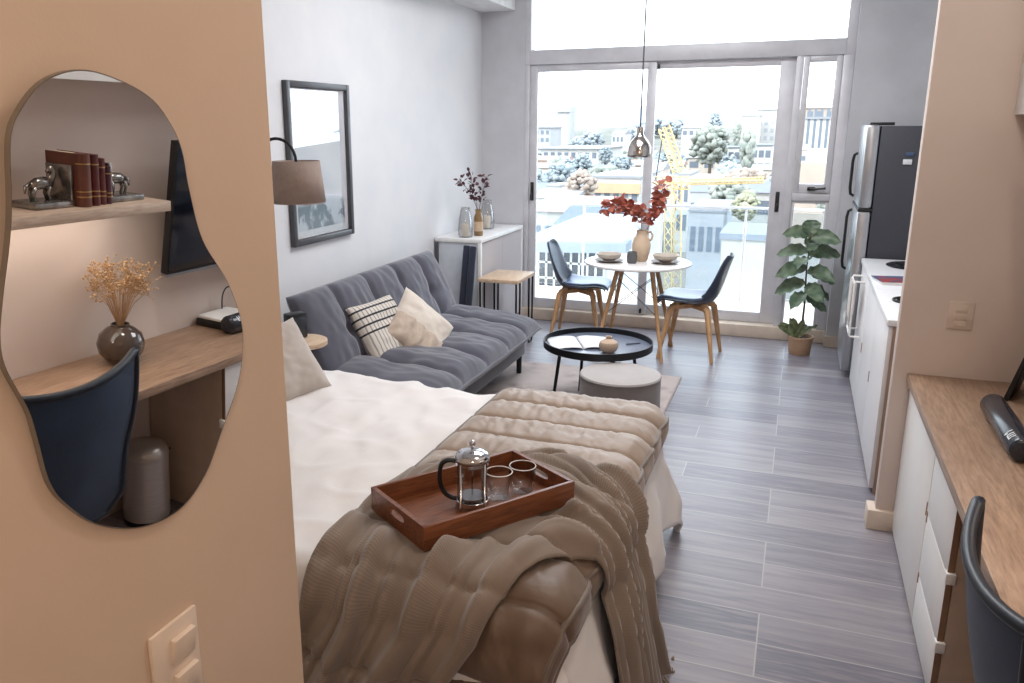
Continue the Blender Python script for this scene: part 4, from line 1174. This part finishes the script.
def bookend(y, s, label):
    t = thing('bookend', label, 'bookend', (.80, y, 1.4045), 0, 'silver horse bookends')
    MB().b2(-.065, .065, min(0, s * .16), max(0, s * .16), 0, .022, .004).build('base', 'silver', t)
    f = MB().b2(-.06, .06, min(0, s * .014), max(0, s * .014), .022, .145, .004); f.build('upright', 'silver', t)
    f = MB()                                     # small trotting horse
    f.tube([(0, s * .045, .075), (0, s * .07, .082), (0, s * .10, .080), (0, s * .125, .074)], [.016, .022, .021, .014], 12)
    f.build('horse_body', 'silver', t, smooth=180)
    hd = MB().tube([(0, s * .05, .082), (0, s * .036, .105), (0, s * .030, .122), (0, s * .040, .130), (0, s * .058, .118)], [.015, .013, .012, .011, .007], 10)
    hd.build('horse_head', 'silver', t, smooth=180)
    for x in (-.010, .010):
        for y_ in (.055, .115):
            MB().tube([(x, s * y_, .070), (x, s * (y_ + .008), .045), (x, s * y_, .022)], [.009, .006, .006], 8).build('leg', 'silver', t, smooth=180)
    MB().tube([(0, s * .13, .080), (0, s * .145, .072), (0, s * .148, .048)], [.006, .007, .003], 8).build('tail', 'silver', t, smooth=180)
bookend(2.122, -1, 'silver horse bookend at the left end of the books on the shelf')
bookend(2.279, 1, 'silver horse bookend at the right end of the books on the shelf')

# television on its arm
M('tv_screen', (16, 22, 34), .12, coat=.4)
tv = thing('television', 'dark flat television tilted out from the wall above the desk, seen in the mirror', 'television', (.81, 3.14, 1.335))
def tvb(x0, x1, y0, y1, z0, z1, bev=.003):
    m_ = MB(); t_ = MB().b2(x0, x1, y0, y1, z0, z1, bev); m_.add(t_.v, t_.f, Matrix.Rotation(R(-8), 4, 'Y')); return m_
tvb(.0, .035, -.48, .48, -.285, .285).build('case', 'black_plastic', tv)
tvb(-.003, .0, -.473, .473, -.270, .278, .001).build('screen', 'tv_screen', tv)
tvb(-.004, .03, -.48, .48, -.296, -.285, .001).build('bottom_trim', 'steel', tv)
f = MB(); f.tube([(.03, 0, 0), (.145, 0, 0)], .02, 10); f.build('wall_arm', 'black_metal', tv)
MB().b2(.135, .1515, -.1, .1, -.1, .1).build('wall_plate', 'black_metal', tv)

# flat box with a wire handle at the desk's far end
bx = thing('storage_tray', 'flat black box with white lid and wire handle on the desk, seen in the mirror', 'box', (.865, 3.0, .7505))
MB().b2(-.085, .085, -.06, .16, 0, .036, .006).build('box', 'black_plastic', bx)
MB().b2(-.080, .080, -.055, .155, .036, .050, .004).build('lid', 'white_plain', bx)
MB().tube(catmull([(-.06, .10, .05), (-.055, .10, .11), (-.02, .10, .16), (.03, .10, .165), (.06, .10, .12), (.065, .10, .05)], 6, False), .0035, 8).build('wire_handle', 'frame_dark', bx, smooth=180)
# ------------------------------------------------------------------ balcony
sb = sbox('floor_balcony', 'trim_beige', -3.0, 1.2, 7.55, 8.95, -.15, .02)
M('rail_grey', (206, 210, 216), .4, .3)
bl = thing('balcony_balustrade', 'glass balcony balustrade with slim grey posts outside the sliding doors', 'balustrade', (-.9, 8.85, .02))
for i in range(5):
    x0 = -2.1 + i * .84
    MB().b2(x0 + .02, x0 + .82, -.006, .006, .05, .93).build('glass_panel', 'balcony_glass', bl, smooth=0)
for i in range(6):
    x0 = -2.1 + i * .84
    MB().b2(x0 - .012, x0 + .012, -.012, .012, 0, .95, .004).build('post', 'rail_grey', bl)
MB().b2(-2.12, 2.12, -.025, .025, .95, .975, .005).build('top_rail', 'rail_grey', bl)

# ------------------------------------------------------------------ the town below
def GZ(Y): return -13 + 14 * sstep(300, 620, Y)
M('town_ground', (118, 114, 108), .95, col2=(92, 98, 92), nscale=.06, lo=.4, hi=.6)
f = MB().grid(lambda u, v: (lerp(-520, 260, u), lerp(14, 900, v ** 1.6), GZ(lerp(14, 900, v ** 1.6)) + 1.2 * nz(u * 20, v * 12)), 60, 60)
struct(f.build('ground_town', 'town_ground', None, smooth=180))
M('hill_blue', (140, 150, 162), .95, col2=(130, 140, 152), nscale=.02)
def hill(u, v):
    x = lerp(-620, 330, u); Y = lerp(560, 800, v)
    ridge = 10 + 9 * nz(u * 7, 3.3) + 6 * nz(u * 19, 1.2) + 10 * math.exp(-((u - .56) / .06) ** 2)
    return (x, Y, GZ(Y) - 2 + max(0, ridge) * math.sin(PI * min(1, v * 1.1)) * .95)
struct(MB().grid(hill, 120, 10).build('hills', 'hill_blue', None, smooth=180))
M('street_grey', (118, 124, 136), .9, nscale=.3)
def road_pt(u, v):
    a, b = Vector((2, 15)), Vector((-15, 74))
    p = a.lerp(b, u) + Vector((3.2 * (v - .5) * 2, 0)) + Vector((1.6 * math.sin(u * 5), 0))
    return (p.x, p.y, GZ(p.y) + 1.3)
struct(MB().grid(road_pt, 30, 3).build('street', 'street_grey', None, smooth=180))

M('ext_white', (190, 189, 186), .8, nscale=.4); M('ext_cream', (186, 178, 168), .8, nscale=.4); M('ext_grey', (164, 166, 170), .8, nscale=.4); M('ext_tan', (168, 154, 142), .8, nscale=.6)
M('roof_pale', (136, 139, 145), .7, nscale=.3); M('roof_red', (164, 138, 128), .8, nscale=.5); M('roof_grey', (112, 118, 128), .8, nscale=.4)
M('ext_window', (104, 114, 126), .3, nscale=1); M('ext_orange', (186, 158, 128), .8, nscale=.5); M('ext_dark', (40, 44, 50), .6, nscale=.5)
OCC = []
def free(x0, x1, y0, y1): return all(x1 < o[0] or x0 > o[1] or y1 < o[2] or y0 > o[3] for o in OCC)
def building(label, px0, px1, pyt, Y, depth, wall, roof=None, rows=0, cols=0, win='ext_window', rise=0, cat='building', name='building', wz=.55, wx=.6, zb=None, parapet=0, frieze=None, group=None):
    a, b = at(px0, pyt, Y), at(px1, pyt, Y)
    x0, x1, z1 = a.x, b.x, (a.z + b.z) / 2
    z0 = (GZ(Y) - 1.0) if zb is None else zb
    OCC.append((x0 - .6, x1 + .6, Y - .6, Y + depth + .6))
    t = thing(name, label, cat, ((x0 + x1) / 2, Y, z0), 0, group)
    w, h = x1 - x0, z1 - z0
    bw = MB().b2(-w / 2, w / 2, 0, depth, 0, h).build('wall', wall, t, smooth=0)
    if roof:
        o = .05 * w
        if rise:
            vs = [(-w / 2 - o, -o, h), (w / 2 + o, -o, h), (w / 2 + o, depth + o, h), (-w / 2 - o, depth + o, h), (-w / 2 - o, depth / 2, h + rise), (w / 2 + o, depth / 2, h + rise)]
            MB().add(vs, [(0, 1, 5, 4), (2, 3, 4, 5), (0, 4, 3), (1, 2, 5), (0, 3, 2, 1)]).build('roof', roof, t, smooth=0)
        else:
            MB().b2(-w / 2 - o, w / 2 + o, -o, depth + o, h, h + max(.25, .03 * h)).build('roof', roof, t, smooth=0)
    if frieze: MB().b2(-w / 2 - .03 * w, w / 2 + .03 * w, -.5, .0, h * .80, h * .93).build('fascia', frieze, t, smooth=0)
    for i in range(rows):
        for j in range(cols):
            cx = -w / 2 + (j + .5) * w / cols; cz = h - (i + .6) * min(h / max(rows, 1), 3.4)
            if cz < .5: continue
            ww, hh = w / cols * wx, min(h / rows, 3.4) * wz
            MB().b2(cx - ww / 2, cx + ww / 2, -.06, .02, cz - hh / 2, cz + hh / 2).build('window', win, t, smooth=0)
    return t
def tower_cap(t, w, h0, h1, mat): MB().b2(-w / 2, w / 2, -1.5, 12, h0, h1).build('cap', mat, t, smooth=0)
t = building('tall white tower with a grey overhanging cap on the left horizon', 557, 568, 112, 430, 10, 'ext_white', None, name='water_tower', cat='tower')
hh = at(560, 112, 430).z - GZ(430) + 1
tower_cap(t, 8.6, hh, hh + 2.8, 'ext_grey'); MB().b2(3.0, 4.2, -.4, 10, 0, hh).build('side_fin', 'ext_grey', t, smooth=0)
building('wide low white hall with a flat roof under the tower', 536, 598, 149, 270, 40, 'ext_white', 'roof_pale', 1, 9)
building('pale grey block left of the white hall at the window edge', 520, 550, 128, 380, 20, 'ext_grey', 'roof_pale', 2, 6)
building('white house with pointed roof among the trees near the pendant lamp', 612, 624, 134, 330, 14, 'ext_white', 'roof_pale', 1, 3, rise=1.5, name='house', cat='house')
building('small white house with one blue window on the far left', 547, 559, 187, 120, 7, 'ext_white', 'roof_pale', 1, 1, wx=.4, name='house', cat='house')
building('white flat building with an orange fascia behind the red branches', 594, 640, 178, 105, 14, 'ext_white', 'roof_pale', 1, 5, frieze='ext_orange')
building('long pale roofed shed with pinkish eaves at lower left', 532, 600, 212, 62, 12, 'ext_cream', 'roof_red', 1, 6, rise=.8, name='shed', cat='building')
building('low white workshop left of the shed roof', 530, 572, 198, 84, 10, 'ext_white', 'roof_pale', 1, 4, rise=.6)
building('grey sawtooth roofed workshop behind the left chair', 556, 604, 225, 46, 9, 'ext_grey', 'roof_grey', 1, 4, rise=.9)
building('pale roofed house right of the orange fascia building', 640, 662, 170, 150, 10, 'ext_cream', 'roof_pale', 1, 3, rise=1.2, name='house', cat='house')
building('white narrow house right of the crane mast', 678, 690, 176, 100, 8, 'ext_white', 'roof_pale', 2, 2, name='house', cat='house')
building('white gabled hall on the ridge right of the middle window post', 682, 708, 128, 380, 20, 'ext_white', 'roof_pale', 1, 4, rise=1.5)
building('white villa row with dark window bands left of the cypress', 722, 741, 148, 240, 14, 'ext_white', 'roof_grey', 2, 3, wx=.75)
building('white villa row with dark window bands right of the cypress', 752, 772, 146, 235, 14, 'ext_white', 'roof_grey', 2, 3, wx=.75)
t = building('tall pale apartment block with stepped balconies on the right horizon', 742, 760, 116, 380, 16, 'ext_white', 'ext_grey', 4, 3, win='ext_grey', wx=.5, name='apartment_block')
t = building('taller pale apartment block at the right door post', 758, 790, 110, 400, 18, 'ext_white', 'ext_grey', 5, 5, win='ext_grey', wx=.55, name='apartment_block')
building('white office block with tall dark vertical window strips in the narrow window', 806, 850, 119, 210, 20, 'ext_white', 'roof_pale', 1, 7, wz=2.6, wx=.45, name='office_block')
building('tan house on the rise above the striped office block', 806, 845, 108, 330, 14, 'ext_tan', 'roof_red', 1, 4, rise=1.5, name='house', cat='house')
building('pale house at the left edge of the narrow window', 790, 808, 150, 170, 10, 'ext_cream', 'roof_pale', 2, 2, rise=1, name='house', cat='house')
building('long tan retaining building below the striped office block', 784, 850, 163, 110, 6, 'ext_tan', None, 0, 0)
building('low dark roofed house under the big green tree', 690, 716, 192, 88, 8, 'ext_grey', 'roof_grey', 1, 3, rise=1.0, name='house', cat='house')
building('low grey flat roofed block beyond the balustrade right of the jug vase', 690, 724, 212, 64, 8, 'ext_grey', 'roof_pale', 1, 4, name='building', cat='building')
building('pale walled yard house beyond the glass balustrade', 722, 776, 240, 44, 5, 'ext_cream', 'roof_pale', 0, 0)
# near neighbour: broad pale roof over a dark gridded window wall
nb = thing('neighbour_building', 'near pale building with broad white roof and dark gridded windows below', 'building', (-5.4, 19, -12.5))
z_r = at(590, 240, 19).z + 12.5
NBO = Vector((-5.4, 19, -12.5))
xl_, xr_ = at(538, 260, 19).x + 5.4, at(622, 260, 19).x + 5.4
MB().b2(xl_ - .3, xr_, 0, 6, 0, z_r).build('wall', 'ext_white', nb, smooth=0)
rp = [at(534, 243, 18.6) - NBO, at(626, 244, 18.6) - NBO, at(648, 227, 26) - NBO, at(586, 221, 26) - NBO]
dz = Vector((0, 0, -.22))
MB().add(rp + [q + dz for q in rp], [(0, 1, 2, 3), (4, 7, 6, 5), (0, 4, 5, 1), (1, 5, 6, 2), (2, 6, 7, 3), (3, 7, 4, 0)]).build('roof', 'roof_pale', nb, smooth=0)
w0, w1 = at(538, 270, 18.9).x + 5.4, at(604, 270, 18.9).x + 5.4
zt, zb_ = at(560, 247, 18.9).z + 12.5, at(560, 300, 18.9).z + 12.5
MB().b2(w0, w1, -.06, .0, zb_ - 1, zt).build('window', 'ext_dark', nb, smooth=0)
f = MB()
for i in range(9): x = lerp(w0, w1, i / 8); f.b2(x - .025, x + .025, -.10, -.06, zb_ - 1, zt)
for i in range(7): z = lerp(zt, zb_ - 1, i / 6); f.b2(w0, w1, -.10, -.06, z - .025, z + .025)
f.build('window_grid', 'ext_cream', nb, smooth=0)

# tower crane
M('crane_yellow', (212, 184, 130), .6, nscale=1)
CYY = 58
def crane_truss(mb, p, q, w, n):
    p, q = Vector(p), Vector(q); d = (q - p).normalized(); s = d.orthogonal().normalized(); t_ = d.cross(s)
    cs = [(s + t_) * w / 2, (s - t_) * w / 2, (-s - t_) * w / 2, (t_ - s) * w / 2]
    for c in cs: mb.tube([p + c, q + c], .05, 5)
    for i in range(n):
        a, b = p.lerp(q, i / n), p.lerp(q, (i + 1) / n)
        for k in range(4): mb.tube([a + cs[k], b + cs[(k + 1) % 4]], .032, 4)
cb = at(673, 320, CYY); ctop = at(673, 180, CYY)
cr = thing('tower_crane', 'yellow lattice construction crane with raised boom behind the jug vase', 'crane', (cb.x, CYY, GZ(CYY) + .5))
O_ = Vector((cb.x, CYY, GZ(CYY) + .5))
f = MB(); crane_truss(f, (0, 0, 0), Vector((ctop.x, CYY, ctop.z)) - O_, .8, 14); f.build('mast', 'crane_yellow', cr)
f = MB(); crane_truss(f, at(679, 172, CYY) - O_, at(664, 127, CYY) - O_, .55, 10); f.build('boom', 'crane_yellow', cr)
f = MB(); crane_truss(f, at(655, 183, CYY) - O_, at(690, 183, CYY) - O_, .6, 6); f.build('slewing_deck', 'crane_yellow', cr)
f = MB(); f.tube([at(664, 127, CYY) - O_, at(655, 183, CYY) - O_], .04, 5); f.build('tie_cable', 'ext_dark', cr)
f = MB(); crane_truss(f, at(690, 182, CYY) - O_, at(764, 180, CYY) - O_, .25, 22); f.build('jib', 'crane_yellow', cr)

# trees, each its own
M('tree_a', (146, 154, 158), .9, col2=(122, 134, 140), nscale=.9, lo=.4, hi=.6); M('tree_b', (148, 152, 144), .9, col2=(122, 129, 123), nscale=.9, lo=.4, hi=.6); M('tree_c', (154, 154, 132), .9, col2=(130, 132, 112), nscale=.9, lo=.4, hi=.6); M('tree_brown', (160, 147, 138), .9, col2=(136, 124, 115), nscale=.9, lo=.4, hi=.6); M('tree_far', (156, 164, 170), .9, col2=(140, 150, 157), nscale=.5); M('bark', (92, 82, 74), .9)  # outdoor haze is put into these paled crown colours
def tree(label, px0, px1, pyt, pyb, Y, mat, kind='round', seed=0, name='tree', group=None):
    a, b = at(px0, pyt, Y), at(px1, pyb, Y)
    w, zt, zl = b.x - a.x, a.z, b.z
    g = GZ(Y)
    OCC.append(((a.x + b.x) / 2 - w * .5, (a.x + b.x) / 2 + w * .5, Y - w * .5, Y + w * .5))
    t = thing(name, label, 'tree', ((a.x + b.x) / 2, Y, g), 0, group)
    r = random.Random(seed + 50); m = MB(); h = zt - zl
    if kind == 'cypress':
        for i in range(70):
            q = r.random(); rad = w / 2 * math.sin(PI * min(1, .12 + .88 * (1 - q) ** .8)) ** .7
            an = r.uniform(0, 2 * PI)
            m.ball((rad * .6 * math.cos(an), rad * .6 * math.sin(an), zl - g + h * q), w * .20, 1, .5, 2.0, (1, 1, 1.7))
    else:
        n = 170
        for i in range(n):
            an = r.uniform(0, 2 * PI); q = r.uniform(-1, 1); rr_ = (1 - q * q) ** .5 * r.uniform(.55, 1.0)
            lump = 1 + .22 * nz(math.cos(an) * 1.5 + seed, math.sin(an) * 1.5, q)
            s = r.uniform(.06, .13)
            m.ball((w / 2 * rr_ * math.cos(an) * lump * .9, w / 2 * rr_ * math.sin(an) * lump * .9, zl - g + h / 2 + h / 2 * q * .88 * lump), w * s, 1, .9, 2.9, (1, 1, .85))
    m.build('crown', mat, t, smooth=180)
    MB().tube([(0, 0, -.5), (0.02 * w, 0, max(1, zl - g + h * .35))], [w * .05, w * .03], 8).build('trunk', 'bark', t)
    return t
tree('large blue-green tree at the far left below the white hall', 544, 576, 162, 194, 150, 'tree_a', seed=1)
tree('dark tree right of the large blue-green tree, before the white hall', 572, 592, 153, 178, 175, 'tree_a', seed=2)
tree('bare brownish tree in front of the white house with blue window', 564, 598, 170, 206, 90, 'tree_brown', seed=3)
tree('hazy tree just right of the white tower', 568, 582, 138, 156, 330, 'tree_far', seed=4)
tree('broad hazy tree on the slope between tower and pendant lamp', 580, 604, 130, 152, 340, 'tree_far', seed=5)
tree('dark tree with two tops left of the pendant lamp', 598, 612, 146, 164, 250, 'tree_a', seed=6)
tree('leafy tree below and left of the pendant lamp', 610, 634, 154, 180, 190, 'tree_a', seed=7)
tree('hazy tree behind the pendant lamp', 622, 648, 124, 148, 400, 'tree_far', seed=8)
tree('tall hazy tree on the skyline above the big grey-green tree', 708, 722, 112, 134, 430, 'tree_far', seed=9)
tree('big grey-green tree in the middle of the right sliding door', 692, 730, 126, 164, 230, 'tree_b', seed=10)
tree('tall narrow cypress between the white villas', 740, 755, 134, 172, 190, 'tree_b', 'cypress', seed=11)
tree('small dark tree behind the crane boom', 660, 674, 150, 174, 200, 'tree_a', seed=12)
tree('large round dark green tree above the balustrade', 708, 752, 178, 214, 80, 'tree_b', seed=13)
tree('yellow-green bush tree in front of the round dark tree', 732, 760, 192, 222, 66, 'tree_c', seed=14)
tree('orange-brown tree top under the cypress', 726, 766, 170, 184, 140, 'tree_brown', seed=15)
tree('small green tree at the foot of the striped office block', 818, 846, 196, 214, 90, 'tree_b', seed=16)
tree('slim dark tree left of the apartment blocks', 733, 741, 124, 144, 330, 'tree_b', 'cypress', seed=17)
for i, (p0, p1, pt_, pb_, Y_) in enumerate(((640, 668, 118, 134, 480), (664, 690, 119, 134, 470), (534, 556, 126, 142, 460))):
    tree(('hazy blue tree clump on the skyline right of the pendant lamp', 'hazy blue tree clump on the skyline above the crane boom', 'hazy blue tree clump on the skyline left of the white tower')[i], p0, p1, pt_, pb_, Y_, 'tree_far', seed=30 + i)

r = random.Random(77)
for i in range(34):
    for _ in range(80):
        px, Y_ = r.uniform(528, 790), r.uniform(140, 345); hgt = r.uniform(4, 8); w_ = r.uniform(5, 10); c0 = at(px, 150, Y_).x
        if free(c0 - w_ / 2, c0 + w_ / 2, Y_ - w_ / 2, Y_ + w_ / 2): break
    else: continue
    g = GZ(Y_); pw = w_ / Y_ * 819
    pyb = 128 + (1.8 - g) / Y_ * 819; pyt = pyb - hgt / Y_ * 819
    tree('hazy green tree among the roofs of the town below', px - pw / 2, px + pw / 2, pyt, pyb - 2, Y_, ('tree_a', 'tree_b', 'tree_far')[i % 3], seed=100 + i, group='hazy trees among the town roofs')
for i in range(26):
    for _ in range(80):
        px, Y_ = r.uniform(532, 785), r.uniform(110, 335); w_, hgt, dp = r.uniform(8, 16), r.uniform(3.0, 5.5), r.uniform(6, 10); c0 = at(px, 150, Y_).x
        if free(c0 - w_ * .58, c0 + w_ * .58, Y_ - 1, Y_ + dp + 1): break
    else: continue
    g = GZ(Y_); pw = w_ / Y_ * 819
    pyb = 128 + (1.8 - g) / Y_ * 819; pyt = pyb - hgt / Y_ * 819
    building('small pale house among the trees of the town below', px - pw / 2, px + pw / 2, pyt, Y_, dp, ('ext_white', 'ext_cream', 'ext_tan')[i % 3], ('roof_pale', 'roof_red', 'roof_grey')[r.randrange(3)], 1, 3, rise=1.2, name='house', cat='house', group='small houses of the town below')
# ------------------------------------------------------------------ light
w = bpy.data.worlds.new('world'); scene.world = w; w.use_nodes = True
nt = w.node_tree
bg = nt.nodes['Background']
bg.inputs[0].default_value = (.86, .93, 1.0, 1)
bg.inputs[1].default_value = 4.8
def lamp(name, kind, loc, energy, col, size=.3, rot=(0, 0, 0), sizey=None, portal=False, spread=None):
    l = bpy.data.lights.new(name, kind); l.energy = energy; l.color = col
    if kind == 'AREA':
        l.size = size
        if sizey: l.shape = 'RECTANGLE'; l.size_y = sizey
        if portal: l.cycles.is_portal = True
        if spread: l.spread = spread
    elif kind == 'SUN': l.angle = size
    else: l.shadow_soft_size = size
    o = bpy.data.objects.new(name, l); COL.objects.link(o); o.location = loc; o.rotation_euler = rot
    return o
lamp('sun', 'SUN', (0, 0, 20), 2.6, (1, .93, .84), R(1.5), (R(52), 0, R(-35)))
lamp('window_portal', 'AREA', (-1.04, 7.56, 1.6), 1, (1, 1, 1), 2.7, (R(-90), 0, 0), 3.0, portal=True)
lamp('entry_ceiling_lamp', 'AREA', (.5, -.8, 2.5), 19, (1, .84, .70), .5, (R(62), 0, R(28)))
lamp('room_fill', 'AREA', (-.9, 4.8, 3.25), 80, (.97, .98, 1), 1.6, (0, 0, 0))  # added unseen fill that brightens the whole living area
lamp('desk_bounce_fill', 'AREA', (.80, 1.9, 1.36), 3.2, (1, .88, .76), .22, (0, 0, 0), 1.1)  # added fill standing in for warm bounce under the shelf
lamp('partition_fill', 'AREA', (.1, 2.2, 3.25), 19, (1, .92, .84), .4)  # added unseen fill to lift the partition, desk and bed
lamp('entry_wall_lamp', 'POINT', (-.62, -.25, 1.95), 3.0, (1, .58, .26), .06)
scene.view_settings.view_transform = 'Standard'
scene.view_settings.exposure = 0
